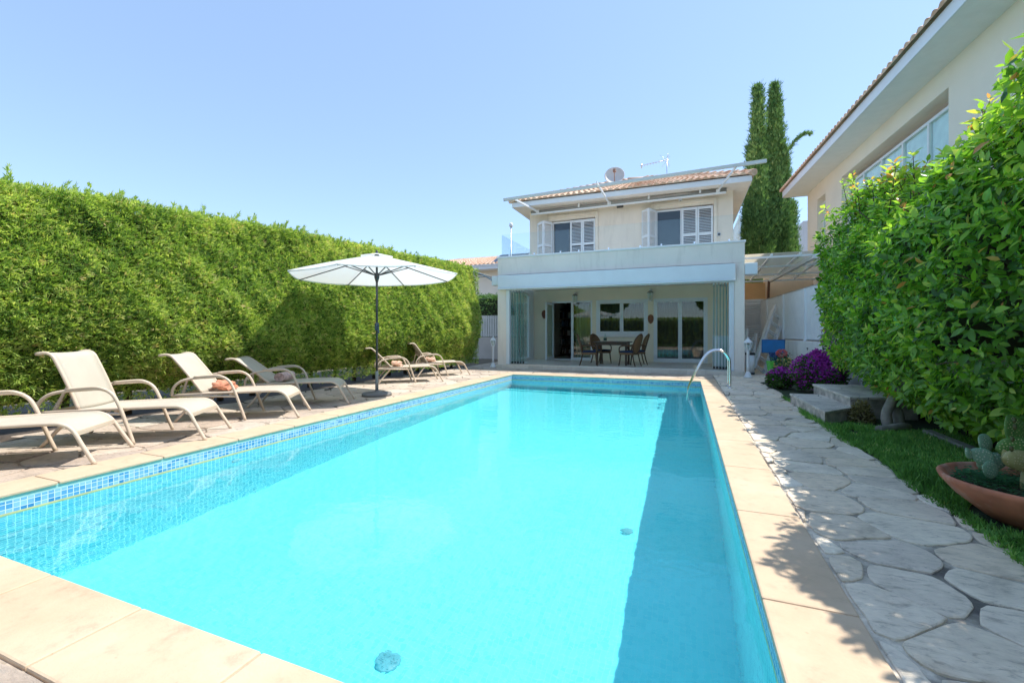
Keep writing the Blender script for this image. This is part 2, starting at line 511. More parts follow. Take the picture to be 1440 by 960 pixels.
# low bench step along the far wall
st = MB()
SZ = -1.50
st.quad((PX0, PY1-.55, SZ), (PX1-.9, PY1-.55, SZ), (PX1-.9, PY1, SZ), (PX0, PY1, SZ), uv=[(0, 0), (3.7, 0), (3.7, .55), (0, .55)])
st.quad((PX0, PY1-.55, DEPTH), (PX1-.9, PY1-.55, DEPTH), (PX1-.9, PY1-.55, SZ), (PX0, PY1-.55, SZ), uv=[(0, 0), (3.7, 0), (3.7, .77), (0, .77)])
st.quad((PX1-.9, PY1-.55, DEPTH), (PX1-.9, PY1, DEPTH), (PX1-.9, PY1, SZ), (PX1-.9, PY1-.55, SZ), uv=[(0, 0), (.55, 0), (.55, .77), (0, .77)])
pool_parts.append(st.build('bench_step', M_FLOORT, pool))
# floor fittings
M_FIT = plain('grey_pool_fitting', (.16, .50, .56), .4, .1)
for (x, y, r) in ((-1.74, 2.29, .08), (-.52, 4.23, .06)):
    d = MB()
    d.lathe([(r, 0), (r, .012), (r*.88, .018), (0, .02)], 28)
    for k in range(12):
        a = 2*math.pi*k/12
        d.bar((r*.25*math.cos(a), r*.25*math.sin(a), .021), (r*.85*math.cos(a), r*.85*math.sin(a), .019), .012, .012)
    o = d.build('drain_cover', M_FIT, pool, (x, y, DEPTH)); pool_parts.append(o)
# return fittings on the left wall
for y in (3.2, 6.2):
    d = MB(); d.lathe([(.055, 0), (.055, .01), (.03, .018), (.018, .012)], 20, M=Matrix.Translation((PX0, y, -.42)) @ Matrix.Rotation(R(90), 4, 'Y'))
    pool_parts.append(d.build('return_fitting', M_EDGE, pool))

# coping slabs, each butted with a fine joint, front edge rounded over the water
def coping_slabs():
    out = []
    def run(x0, y0, x1, y1, n, axis):
        for i in range(n):
            mb = MB()
            g = .0025
            if axis == 'y':
                a, b = y0 + (y1-y0)*i/n, y0 + (y1-y0)*(i+1)/n
                mb.box((x0, a+g, -.024), (x1, b-g, .004))
            else:
                a, b = x0 + (x1-x0)*i/n, x0 + (x1-x0)*(i+1)/n
                mb.box((a+g, y0, -.024), (b-g, y1, .004))
            out.append(mb)
    run(PX0-.34, PY0, PX0+.012, PY1, 14, 'y')
    run(PX1-.012, PY0, PX1+.325, PY1, 10, 'y')
    run(PX0-.34, PY1-.012+.012, PX1+.325, PY1+.46, 7, 'x')
    run(PX0-.34, PY0-.34, PX1+.325, PY0, 8, 'x')
    m = MB()
    for s in out: m._add(s.v, s.f)
    return m
coping = coping_slabs().build('coping', M_COPING, pool, bevel=.009)
water = MB()
nx, ny = 2, 2
water.sheet([[(PX0 + (PX1-PX0)*i/nx, PY0 + (PY1-PY0)*j/ny, WZ) for i in range(nx+1)] for j in range(ny+1)])
water_o = water.build('water', M_WATER)
tag(water_o, 'clear turquoise water filling the swimming pool', 'water', kind='structure')
if MNEE:
    water_o.cycles.is_caustics_caster = True
    for o in pool_parts: o.cycles.is_caustics_receiver = True
    sl.cycles.is_caustics_light = True

# ------------------------------------------------------------------ ground, paving
CX0, CX1, CY0, CY1 = PX0-.34, PX1+.325, PY0-.34, PY1+.46     # outer edge of the coping
def ring(mb, ox0, oy0, ox1, oy1, z):
    for a in (((ox0, oy0), (CX0, CY0), (CX0, CY1), (ox0, oy1)), ((CX1, CY0), (ox1, oy0), (ox1, oy1), (CX1, CY1)),
              ((ox0, oy0), (ox1, oy0), (CX1, CY0), (CX0, CY0)), ((CX0, CY1), (CX1, CY1), (ox1, oy1), (ox0, oy1))):
        mb.quad(*[(x, y, z) for x, y in a])
g = MB(); ring(g, -900, -900, 900, 900, -.03)
tag(g.build('ground', M_GROUND), 'dry earth under the garden', 'ground', kind='structure')
def slab_mat(name, tones, stain, rough=.8):
    m, nt, out = new_mat(name)
    v = coords(nt)
    at = N(nt, 'Attribute'); at.attribute_name = 'tint'
    stone = ramp(nt, at.outputs['Fac'], [(i / (len(tones) - 1), t) for i, t in enumerate(tones)])
    n1 = noise(nt, v, 3.2, 8, .68, .6)
    n2 = noise(nt, coords(nt, (1, 2.4, 1)), 11, 8, .7, .8)
    n3 = noise(nt, v, 70, 3)
    n4 = noise(nt, coords(nt, (.8, 3.2, 1)), 6.5, 9, .74, 1.4)
    stone = mixc(nt, 1.0, stone, ramp(nt, n1, [(.30, .68), (.43, .90), (.55, 1.0), (.72, 1.10)]), 'MULTIPLY')
    stone = mixc(nt, 1.0, stone, ramp(nt, n2, [(.33, .60), (.43, .91), (.52, 1.0), (.75, 1.08)]), 'MULTIPLY')
    stone = mixc(nt, ramp(nt, noise(nt, v, 1.7, 5, .6), [(.60, 0.0), (.72, .5)]), stone, stain)
    stone = mixc(nt, ramp(nt, n4, [(.36, .65), (.43, 0.0)]), stone, (.36, .31, .26))
    stone = mixc(nt, ramp(nt, noise(nt, v, 38, 3, .6), [(.69, 0.0), (.74, .5)]), stone, (.30, .27, .235))
    h = mth(nt, 'ADD', mth(nt, 'MULTIPLY', n2, .8), mth(nt, 'ADD', mth(nt, 'MULTIPLY', n4, .8), mth(nt, 'MULTIPLY', n3, .15)))
    principled(nt, out, stone, rough, bump(nt, h, .7, .014))
    return m
M_SLAB_R = slab_mat('grey_flagstone', [(.66, .57, .46), (.82, .71, .56), (.90, .79, .62), (.74, .62, .47), (.90, .80, .65), (.84, .69, .51), (.72, .63, .52)], (.56, .41, .27))
M_SLAB_L = slab_mat('cream_flagstone', [(.44, .35, .28), (.54, .44, .35), (.61, .52, .42), (.50, .39, .30), (.64, .56, .46)], (.50, .35, .26))
def mortar_mat(name, dark, light):
    m, nt, out = new_mat(name)
    v = coords(nt)
    c = mixc(nt, ramp(nt, noise(nt, v, 1.3, 5, .6), [(.48, 0.0), (.60, 1.0)]), light, dark)
    c = mixc(nt, 1.0, c, ramp(nt, noise(nt, v, 18, 5, .7), [(.3, .55), (.7, 1.2)]), 'MULTIPLY')
    principled(nt, out, c, .95, bump(nt, noise(nt, v, 45, 4), .8, .012))
    return m
M_MORT_R = mortar_mat('grey_mortar', (.15, .135, .115), (.66, .59, .48))
M_MORT_L = mortar_mat('brown_mortar', (.17, .13, .10), (.44, .36, .28))

def clip_poly(poly, nx, ny, d):
    """keep the side nx*x + ny*y <= d"""
    out = []
    for k in range(len(poly)):
        a, b = poly[k], poly[(k+1) % len(poly)]
        da, db = nx*a[0]+ny*a[1]-d, nx*b[0]+ny*b[1]-d
        if da <= 0: out.append(a)
        if (da < 0 < db) or (db < 0 < da):
            t = da/(da-db); out.append((a[0]+(b[0]-a[0])*t, a[1]+(b[1]-a[1])*t))
    return out
def flagstones(name, mat, region, size, z, seed, stretch=1.0, gap=(-.002, .004), wide=.16):
    """broken flat stones filling the convex region: every stone a raised slab with its own edge, height and tint"""
    rr = random.Random(seed)
    x0, x1 = min(p[0] for p in region), max(p[0] for p in region)
    y0, y1 = min(p[1] for p in region), max(p[1] for p in region)
    pts = []
    tries = 0
    while tries < 6000:
        tries += 1
        p = (rr.uniform(x0-.2, x1+.2), rr.uniform(y0-.2, y1+.2))
        r = size*rr.uniform(.62, 1.25)
        if all(((p[0]-q[0])/stretch)**2+(p[1]-q[1])**2 > (.5*(r+q[2]))**2 for q in pts): pts.append((p[0], p[1], r))
    V, F, T = [], [], []
    for i, p in enumerate(pts):
        poly = list(region)
        near = sorted((q for k, q in enumerate(pts) if k != i), key=lambda q: (q[0]-p[0])**2+(q[1]-p[1])**2)[:22]
        for q in near:
            nx_, ny_ = q[0]-p[0], q[1]-p[1]; L = math.hypot(nx_, ny_); nx_ /= L; ny_ /= L
            g = rr.uniform(*gap) + (rr.uniform(.006, .022) if rr.random() < wide else 0)
            poly = clip_poly(poly, nx_, ny_, nx_*(p[0]+q[0])/2+ny_*(p[1]+q[1])/2 - g)
            if len(poly) < 3: break
        if len(poly) < 3: continue
        area = abs(sum(poly[k][0]*poly[(k+1) % len(poly)][1]-poly[(k+1) % len(poly)][0]*poly[k][1] for k in range(len(poly))))/2
        if area < .006: continue
        # split edges and wobble them
        out = []
        cx, cy = sum(q[0] for q in poly)/len(poly), sum(q[1] for q in poly)/len(poly)
        for k in range(len(poly)):
            a, b = poly[k], poly[(k+1) % len(poly)]
            L = math.hypot(b[0]-a[0], b[1]-a[1]); m = max(1, int(L/.045))
            for s in range(m):
                t = s/m; x = a[0]+(b[0]-a[0])*t; y = a[1]+(b[1]-a[1])*t
                w = .006 if s else .026
                k_ = mnoise.noise((x*6, y*6, seed)); k2 = abs(mnoise.noise((x*17, y*17, seed+5)))
                dx, dy = cx-x, cy-y; dl = math.hypot(dx, dy) or 1
                sh = .002 + (.022*k_ if k_ > .1 else 0) + .009*k2 + (w*.5 if not s else 0)
                out.append((x+dx/dl*sh, y+dy/dl*sh))
        n = len(out); b0 = len(V)
        zz = z + rr.uniform(-.003, .003); tx, ty = rr.uniform(-.006, .006), rr.uniform(-.006, .006)
        top = lambda x, y: zz + (x-cx)*tx + (y-cy)*ty
        for x, y in out: V.append((x, y, z-.03))
        for x, y in out: V.append((x, y, top(x, y)-.004))
        for x, y in out:
            dx, dy = cx-x, cy-y; dl = math.hypot(dx, dy) or 1
            V.append((x+dx/dl*.006, y+dy/dl*.006, top(x, y)))
        t_ = rr.random()
        for k in range(n):
            k2 = (k+1) % n
            F.append((b0+k, b0+k2, b0+n+k2, b0+n+k)); T.append(t_)
            F.append((b0+n+k, b0+n+k2, b0+2*n+k2, b0+2*n+k)); T.append(t_)
        F.append(tuple(b0+2*n+k for k in range(n))); T.append(t_)
    return V, F, T
def build_stones(name, mat, regions, label, **kw):
    V, F, T = [], [], []
    for k, (reg, size, z) in enumerate(regions):
        v, f, t = flagstones(name, mat, reg, size, z, 11+k*7+len(name), **kw)
        b = len(V); V += v; F += [tuple(i+b for i in q) for q in f]; T += t
    me = bpy.data.meshes.new(name); me.from_pydata(V, [], F); me.materials.append(mat); me.update()
    a = me.attributes.new('tint', 'FLOAT', 'FACE'); a.data.foreach_set('value', T)
    o = bpy.data.objects.new(name, me); COL.objects.link(o)
    return tag(o, label, name, kind='structure')
ml = MB()
for a, b, c, d in ((-6.75, CX0, -6, 12.74), (-6.75, -5.62, 12.74, 17.2), (CX0, CX1, CY1, 12.74), (CX0, CX1, -6, CY0)):
    ml.quad((a, c, -.012), (b, c, -.012), (b, d, -.012), (a, d, -.012))
tag(ml.build('mortar', M_MORT_L), 'brown mortar bed under the cream crazy paving', 'mortar', kind='structure')
def rect(a, b, c, d): return [(a, c), (b, c), (b, d), (a, d)]
build_stones('paving', M_SLAB_L, [(rect(-6.72, CX0-.004, -1.5, 12.74), .42, -.002), (rect(-6.72, -5.62, 12.75, 17.1), .5, -.002), (rect(CX0+.002, CX1-.002, CY1+.004, 12.735), .42, -.002), (rect(CX0, CX1, -1.6, CY0-.006), .55, -.002)],
             'cream crazy paving along the lounger side and house end of the pool')
edge = [(1.50 + .035*math.sin(y*1.7) + .03*math.sin(y*4.1+1), y) for y in np.arange(-6, 8.6, .2)]
pr = MB()
for (xa, ya), (xb, yb) in zip(edge[:-1], edge[1:]):
    pr.quad((CX1, ya, -.010), (xa, ya, -.010), (xb, yb, -.010), (CX1, yb, -.010))
y1 = edge[-1][1]; x1 = edge[-1][0]
pr.quad((CX1, y1, -.010), (x1, y1, -.010), (1.62, 9.5, -.010), (CX1, 9.5, -.010))
pr.quad((CX1, 9.5, -.010), (1.62, 9.5, -.010), (1.50, 11.2, -.010), (CX1, 11.2, -.010))
pr.quad((CX1, 11.2, -.010), (1.50, 11.2, -.010), (2.85, 12.74, -.010), (CX1, 12.74, -.010))
pr.quad((1.45, 12.74, -.010), (2.85, 12.74, -.010), (2.6, 17.6, -.010), (1.45, 17.6, -.010))
tag(pr.build('path_mortar', M_MORT_R), 'grey mortar bed of the crazy paving path', 'mortar', kind='structure')
build_stones('path', M_SLAB_R, [(rect(CX1+.012, 1.53, -1.5, 8.55), .27, .001), ([(CX1+.012, 8.56), (1.55, 8.56), (1.62, 9.5), (1.50, 11.2), (2.8, 12.72), (CX1+.012, 12.72)], .30, .001), ([(1.47, 12.75), (2.8, 12.75), (2.55, 17.5), (1.47, 17.5)], .5, .001)],
             'grey crazy paving path between the pool coping and the lawn', stretch=1.45)
jb = MB(); jb.box((CX1+.001, -2, -.025), (CX1+.03, 12.0, -.008))
lawn = MB()
for (xa, ya), (xb, yb) in zip(edge[:-1], edge[1:]):
    lawn.quad((xa-.02, ya, -.012), (3.7, ya, -.012), (3.7, yb, -.012), (xb-.02, yb, -.012))
lawn.quad((x1-.02, y1, -.012), (3.7, y1, -.012), (3.7, 12.6, -.012), (1.45, 12.6, -.012))
tag(lawn.build('lawn', M_LAWN_BASE), 'earth bed and lawn under the leafy shrub hedge', 'lawn', kind='structure')
bed = MB(); bed.quad((-8.6, -6, -.004), (-6.45, -6, -.004), (-6.42, 12.4, -.004), (-8.6, 12.4, -.004))
tag(bed.build('planting_bed', M_SOIL), 'dark soil strip under the clipped conifer hedge', 'soil', kind='structure')
# ------------------------------------------------------------------ house materials
M_STUCCO = plain('cream_stucco', (.85, .755, .63), .85, .07, 1.2, .25, 120, dirt=((.45, .38, .31), .30))
M_STUCCO_W = plain('offwhite_stucco', (.86, .79, .715), .85, .07, 1.2, .25, 120, dirt=((.45, .40, .35), .30))
M_WHITE = plain('white_paint', (.78, .80, .82), .35, .05, 3, .03)
M_WHITE_ALU = plain('white_aluminium', (.74, .80, .85), .3, .04, 3, .02)
def grid_tile(name, col, grout, size, gap=.006):
    m, nt, out = new_mat(name)
    v = coords(nt, (1/size, 1/size, 1))
    fr = nt.nodes.new('ShaderNodeVectorMath'); fr.operation = 'FRACTION'; nt.links.new(v, fr.inputs[0])
    fl = nt.nodes.new('ShaderNodeVectorMath'); fl.operation = 'FLOOR'; nt.links.new(v, fl.inputs[0])
    wn = N(nt, 'TexWhiteNoise', noise_dimensions='2D'); nt.links.new(fl.outputs[0], wn.inputs['Vector'])
    sp = nt.nodes.new('ShaderNodeSeparateXYZ'); nt.links.new(fr.outputs[0], sp.inputs[0])
    mx = mth(nt, 'MAXIMUM', mth(nt, 'ABSOLUTE', mth(nt, 'SUBTRACT', sp.outputs[0], .5)), mth(nt, 'ABSOLUTE', mth(nt, 'SUBTRACT', sp.outputs[1], .5)))
    g = mth(nt, 'GREATER_THAN', mx, .5 - gap/size/2)
    c = mixc(nt, 1.0, col, ramp(nt, wn.outputs['Value'], [(0, .88), (1, 1.08)]), 'MULTIPLY')
    c = mixc(nt, 1.0, c, ramp(nt, noise(nt, coords(nt), 5, 6, .65), [(.3, .85), (.7, 1.05)]), 'MULTIPLY')
    principled(nt, out, mixc(nt, g, c, grout), .38, bump(nt, g, -.3, .002))
    return m
M_TERRACE = grid_tile('grey_terrace_tile', (.68, .64, .57), (.48, .46, .42), .45)
M_DARK = plain('dark_interior', (.05, .04, .035), .6, .2)
M_FLOORIN = plain('brown_floor_tile', (.16, .11, .08), .3, .2, 3)
M_GREEN_WALL = plain('cream_terrace_wall', (.86, .79, .64), .85, .06, 1.2, .2, 120)
M_METAL = plain('brushed_aluminium', (.62, .65, .67), .35, .08, 8, .05, 80, metal=.85)
M_STEEL = plain('polished_steel', (.78, .78, .77), .13, .03, 8, .0, 80, metal=1.0)
M_BLACK = plain('black_plastic', (.025, .027, .03), .4, .2)
M_GLASS = glass('clear_glass', (.88, .95, .93), 1.5)
M_WINGLASS = glass('window_glass', (.74, .80, .79), 1.58)
M_BALGLASS = glass('tinted_balustrade_glass', (.945, .975, .975), 1.4)
M_FOLDGLASS = glass('green_folding_glass', (.95, .985, .975), 1.45)
M_TAUPE = plain('taupe_awning_metal', (.30, .29, .27), .45, .08)
M_AWNCLOTH = plain('pale_awning_bar', (.62, .64, .62), .45, .06)

def roof_mat():
    m, nt, out = new_mat('terracotta_tile')
    v = coords(nt)
    n = N(nt, 'TexVoronoi', Scale=4.2); nt.links.new(v, n.inputs['Vector'])
    sc = nt.nodes.new('ShaderNodeSeparateColor'); nt.links.new(n.outputs['Color'], sc.inputs[0])
    c = ramp(nt, sc.outputs[0], [(0, (.50, .28, .17)), (.35, (.62, .40, .26)), (.7, (.70, .52, .38)), (1, (.55, .33, .21))])
    c = mixc(nt, ramp(nt, noise(nt, v, 7, 6, .7), [(.5, 0.0), (.72, .6)]), c, (.66, .58, .48))
    principled(nt, out, c, .8, bump(nt, noise(nt, v, 40, 3), .2, .01))
    return m
M_TILE = roof_mat()

def curtain_mat(name, col, trans=.35):
    m, nt, out = new_mat(name)
    d = N(nt, 'BsdfDiffuse'); d.inputs[0].default_value = (*col, 1)
    t = N(nt, 'BsdfTranslucent'); t.inputs[0].default_value = (*col, 1)
    mx = N(nt, 'MixShader'); mx.inputs[0].default_value = trans
    nt.links.new(d.outputs[0], mx.inputs[1]); nt.links.new(t.outputs[0], mx.inputs[2]); nt.links.new(mx.outputs[0], out.inputs[0])
    return m
M_CURT_GREY = curtain_mat('slate_curtain', (.13, .165, .21))
M_CURT_SAGE = curtain_mat('sage_curtain', (.62, .64, .50))
M_CURT_NET = curtain_mat('grey_net_curtain', (.20, .21, .19))

def barrel_tiles(mb, E0, E1, R0, R1, pitch=.21, amp=.055, thick=.02, seg=8):
    """rows of barrel tiles on the plane eave E0->E1, ridge R0->R1 (R may be shorter: a hip)"""
    E0, E1, R0, R1 = map(Vector, (E0, E1, R0, R1))
    Lr = (E1 - E0).length
    n = max(2, int(Lr / pitch))
    up = ((R0 + R1) / 2 - (E0 + E1) / 2)
    nrm = (E1 - E0).cross(up).normalized()
    if nrm.z < 0: nrm = -nrm
    rows = max(2, int(up.length / .36))
    cols = n * seg
    P = []
    for j in range(rows * 2 + 1):
        jj = j // 2
        t = (jj + (1 if j % 2 else 0)) / rows if j < rows * 2 else 1.0
        lift = .025 if j % 2 == 0 else 0.0
        row = []
        for i in range(cols + 1):
            s = i / cols
            e = E0.lerp(E1, s); r = R0.lerp(R1, s)
            h = abs(math.sin(math.pi * s * n)) * amp
            row.append(e.lerp(r, min(t, 1)) + nrm * (h + lift))
        P.append(row)
    mb.sheet(P, smooth=False)
    # the visible butt ends at the eave
    for i in range(cols):
        a, b = P[0][i], P[0][i+1]
        a0 = E0.lerp(E1, i/cols); b0 = E0.lerp(E1, (i+1)/cols)
        mb._add([a0 + nrm*.002, b0 + nrm*.002, b, a], [(0, 1, 2, 3)])

def louvre_panel(w, h, th=.035, stile=.055, mid=True, pitch=.052):
    """a louvred shutter leaf in the xz plane, x 0..w, z 0..h"""
    f, s = MB(), MB()
    f.box((0, -th/2, 0), (stile, th/2, h)); f.box((w-stile, -th/2, 0), (w, th/2, h))
    for z in ([0, h-.09] + ([h*.46] if mid else [])):
        f.box((stile, -th/2+.002, z), (w-stile, th/2-.002, z+.09))
    z = .1
    while z < h - .12:
        if not (mid and h*.46-.02 < z < h*.46+.09):
            M = Matrix.Translation((0, 0, z)) @ Matrix.Rotation(R(38), 4, 'X')
            s.box((stile, -.022, -.004), (w-stile, .022, .004), M)
        z += pitch
    return f, s

# ------------------------------------------------------------------ the villa
villa = thing('villa', 'cream two storey villa with a balcony over a glazed terrace behind the pool', 'house')
HX0, HX1, FY, WY = -5.60, 1.40, 12.90, 16.0
TZ = .10                                            # terrace floor level
# ground floor back wall with its openings (x ranges)
OPEN = [(-4.72, -3.20, TZ, 2.28), (-3.05, -1.26, 1.02, 2.28), (-1.07, .64, TZ, 2.28)]
def wall_with_openings(mb, x0, x1, z0, z1, opens, y, th):
    xs = sorted(set([x0, x1] + [o[0] for o in opens] + [o[1] for o in opens]))
    for a, b in zip(xs[:-1], xs[1:]):
        hit = [o for o in opens if o[0] <= a + 1e-6 and o[1] >= b - 1e-6]
        if not hit: mb.box((a, y, z0), (b, y+th, z1))
        else:
            o = hit[0]
            if o[2] > z0 + 1e-4: mb.box((a, y, z0), (b, y+th, o[2]))
            if o[3] < z1 - 1e-4: mb.box((a, y, o[3]), (b, y+th, z1))
w1 = MB()
wall_with_openings(w1, HX0+.2, HX1-.2, -.05, 3.06, OPEN, WY, .25)
w1.build('terrace_wall', M_GREEN_WALL, villa)
w2 = MB()
w2.box((HX0, WY+.25, -.05), (HX0+.2, 24, 3.1)); w2.box((HX1-.2, WY+.25, -.05), (HX1, 24, 3.1)); w2.box((HX0, 24, -.05), (HX1, 24.25, 5.74))
w2.box((HX0, WY-.0, -.05), (HX0+.198, WY+.248, 3.06)); w2.box((HX1-.198, WY, -.05), (HX1, WY+.248, 3.06))
# ledge line under the window and side returns of the terrace
w2.build('rear_wall', M_STUCCO, villa)
# terrace: floor slab, ceiling, side walls part glazed
ts = MB(); ts.box((HX0+.02, FY-.16, -.03), (HX1-.02, WY, TZ)); ts.box((HX0+.22, WY, -.03), (HX1-.22, 23.9, TZ-.005))
ts.build('terrace_floor', M_TERRACE, villa)
sill = MB(); sill.box((HX0+.33, FY-.10, TZ), (HX1-.27, FY+.04, TZ+.03)); sill.build('sliding_track', M_METAL, villa)
# front: two pillars, lintel/parapet beam, balcony slab
for x0, x1 in ((HX0, HX0+.30), (HX1-.25, HX1)):
    p = MB(); p.box((x0, FY, -.05), (x1, FY+.42, 2.93)); p.build('pillar', M_STUCCO_W, villa, bevel=.012)
pb = MB()
pb.box((HX0, FY-.003, 2.93), (HX1, FY+.2, 3.46)); pb.box((HX0-.001, FY+.2, 2.93), (HX0+.2, WY-.001, 3.46)); pb.box((HX1-.2, FY+.2, 2.93), (HX1+.001, WY-.001, 3.46))
pb.box((HX0+.2, FY+.2, 2.70), (HX1-.2, WY-.001, 3.05))
pb.build('balcony', M_STUCCO_W, villa, bevel=.008)
cp = MB(); cp.box((HX0-.025, FY-.028, 3.46), (HX1+.025, FY+.225, 3.515)); cp.box((HX0-.025, FY+.225, 3.46), (HX0+.225, WY-.002, 3.515)); cp.box((HX1-.225, FY+.225, 3.46), (HX1+.025, WY-.002, 3.515))
cp.build('parapet_cap', M_WHITE, villa, bevel=.01)
# shutter box above the opening
cs = MB(); cs.box((HX0+.07, FY-.16, 2.50), (HX1-.23, FY-.004, 2.90)); cs.box((HX0+.07, FY-.19, 2.455), (HX1-.23, FY-.004, 2.498))
cs.build('shutter_box', M_WHITE_ALU, villa, bevel=.012)
hd = MB(); hd.box((HX0+.302, FY, 2.44), (HX1-.252, FY+.12, 2.70))
hd.build('header', M_WHITE_ALU, villa)
for xa, xb in ((HX0+.302, HX0+.41), (HX1-.37, HX1-.252)):
    fr = MB(); fr.box((xa, FY-.02, TZ), (xb, FY+.10, 2.438)); fr.build('opening_jamb', M_WHITE_ALU, villa, bevel=.006)
# terrace side walls: low stub + glazing in white frames
for sx, nm in ((HX0+.1, 'l'), (HX1-.1, 'r')):
    a = MB(); a.box((sx-.05, FY+.422, TZ), (sx+.05, FY+.50, 2.70)); a.box((sx-.05, FY+1.5, TZ), (sx+.05, FY+1.6, 2.7)); a.box((sx-.05, WY-.5, TZ), (sx+.05, WY-.003, 2.7))
    a.box((sx-.045, FY+.50, 2.48), (sx+.045, WY-.5, 2.70)); a.box((sx-.045, FY+.50, TZ), (sx+.045, WY-.5, TZ+.10))
    fo = a.build('side_frame', M_WHITE_ALU, villa)
    gmb = MB(); gmb.box((sx-.006, FY+.50, TZ+.10), (sx+.006, FY+1.5, 2.48)); gmb.box((sx-.006, FY+1.6, TZ+.10), (sx+.006, WY-.5, 2.48)); gmb.build('pane', M_GLASS, fo)
# folded glass leaves stacked at each side, frameless, with bottom rail blocks
def glass_stack(xs, y0, y1, lowrail):
    for i, x in enumerate(xs):
        g_ = MB(); g_.box((x-.005, y0+.02*i, TZ+.06), (x+.005, y1-.05*i, 2.40))
        p_ = g_.build('folding_glass_panel', M_FOLDGLASS, villa)
        for za, zb_ in ((2.40, 2.436), (TZ+.03, TZ+.062)):
            r_ = MB(); r_.box((x-.016, y0+.02*i, za), (x+.016, y1-.05*i, zb_)); r_.build('rail', M_WHITE_ALU, p_)
        e_ = MB(); e_.box((x-.010, y0+.02*i-.008, TZ+.062), (x+.010, y0+.02*i, 2.40)); e_.build('edge_seal', plain('green_glass_edge', (.05, .19, .18), .25), p_)
        b_ = MB(); b_.box((x-.022, y0+.02*i-.01, TZ+.035), (x+.022, y0+.02*i+.05, TZ+.10)); b_.build('hinge_block', M_BLACK, p_)
glass_stack([HX0+.46+.085*i for i in range(5)], FY+.10, FY+.85, True)
glass_stack([HX1-.42-.075*i for i in range(5)], FY+.10, FY+.80, True)

# doors and windows of the back wall
def glazed_unit(x0, x1, z0, z1, n, y, name, glassm=M_WINGLASS, outer=.06, mull=.09, leaf=.06, sill_h=.0):
    f = MB(); d = .07
    f.box((x0, y, z0), (x0+outer, y+d, z1)); f.box((x1-outer, y, z0), (x1, y+d, z1)); f.box((x0+outer, y, z1-outer), (x1-outer, y+d, z1)); f.box((x0+outer, y, z0), (x1-outer, y+d, z0+outer*.8))
    fo = f.build(name, M_WHITE_ALU, villa)
    w_ = (x1-x0-2*outer)/n
    for i in range(n):
        a, b = x0+outer+w_*i, x0+outer+w_*(i+1)
        l = MB(); yy = y+.012+.02*(i % 2)
        l.box((a+.002, yy, z0+outer*.8+.002), (a+leaf, yy+.045, z1-outer-.002)); l.box((b-leaf, yy, z0+outer*.8+.002), (b-.002, yy+.045, z1-outer-.002))
        l.box((a+leaf, yy+.002, z1-outer-leaf), (b-leaf, yy+.043, z1-outer-.002)); l.box((a+leaf, yy+.002, z0+outer*.8+.002), (b-leaf, yy+.043, z0+outer*.8+leaf*1.3))
        l.build('sash', M_WHITE_ALU, fo)
        g_ = MB(); g_.box((a+leaf-.004, yy+.018, z0+outer*.8+leaf), (b-leaf+.004, yy+.026, z1-outer-leaf+.004)); g_.build('pane', glassm, fo)
    return fo
def curtain(x0, x1, z0, z1, y, mat, label, folds=9, amp=.035):
    mb = MB(); n = folds*8
    P = [[(x0+(x1-x0)*i/n, y + amp*math.sin(2*math.pi*folds*i/n + .8*math.sin(i*.31)), z0 if k == 0 else z1) for i in range(n+1)] for k in (0, 1)]
    mb.sheet(P)
    o = mb.build('curtain', mat); tag(o, label, 'curtain'); return o
# right patio doors
glazed_unit(-1.07, .64, TZ, 2.28, 2, WY+.02, 'patio_door')
curtain(-1.0, .58, TZ+.03, 2.2, WY+.36, M_CURT_NET, 'long grey net curtain behind the wide patio door right of the window', 14)
# window
glazed_unit(-3.05, -1.26, 1.02, 2.28, 2, WY-.02, 'window', outer=.075)
ws = MB(); ws.box((-3.12, WY-.075, .955), (-1.19, WY-.002, 1.018)); ws.build('window_sill', M_WHITE, villa, bevel=.006)
curtain(-3.0, -1.3, .9, 2.22, WY+.36, M_CURT_GREY, 'slate curtain drawn behind the terrace window', 16)
# left door: open doorway + fixed light, one leaf swung out
f = MB(); y = WY+.02
for a, b in ((-4.72, -4.66), (-3.99, -3.90), (-3.26, -3.20)): f.box((a, y, TZ), (b, y+.07, 2.28))
f.box((-4.66, y, 2.22), (-3.99, y+.07, 2.28)); f.box((-3.90, y, 2.22), (-3.26, y+.07, 2.28)); f.box((-3.90, y, TZ), (-3.26, y+.07, TZ+.10)); f.box((-4.66, y, TZ), (-3.99, y+.07, TZ+.03))
fo = f.build('patio_door', M_WHITE_ALU, villa)
g_ = MB(); g_.box((-3.90, y+.03, TZ+.10), (-3.26, y+.038, 2.22)); g_.build('pane', M_WINGLASS, fo)
curtain(-3.9, -3.24, TZ+.03, 2.2, WY+.36, M_CURT_SAGE, 'pale sage curtain behind the fixed glass beside the open doorway', 6)
leafm = MB(); W_, H_ = .66, 2.10
leafm.box((0, -.022, 0), (.07, .022, H_)); leafm.box((W_-.07, -.022, 0), (W_, .022, H_)); leafm.box((.07, -.022, H_-.08), (W_-.07, .022, H_)); leafm.box((.07, -.022, 0), (W_-.07, .022, .10))
lo = leafm.build('door_leaf', M_WHITE_ALU, villa, (-4.66, WY+.0, TZ+.02), R(-98))
g_ = MB(); g_.box((.07, -.004, .10), (W_-.07, .004, H_-.08)); g_.build('pane', M_WINGLASS, lo)
h_ = MB(); h_.tube([(W_-.035, .022, 1.0), (W_-.035, .06, 1.0), (W_-.15, .06, 1.0)], .009, 8); h_.build('handle', M_STEEL, lo)

# the room behind
rm = MB(); rm.box((HX0+.21, WY+.30, 2.6), (HX1-.21, 23.9, 2.65))
rm.build('room_ceiling', M_STUCCO_W, villa)
rb = MB(); rb.box((-5.2, 20.0, TZ), (1.1, 20.1, 2.6)); rb.build('room_wall', plain('umber_wall', (.13, .085, .06), .8), villa)

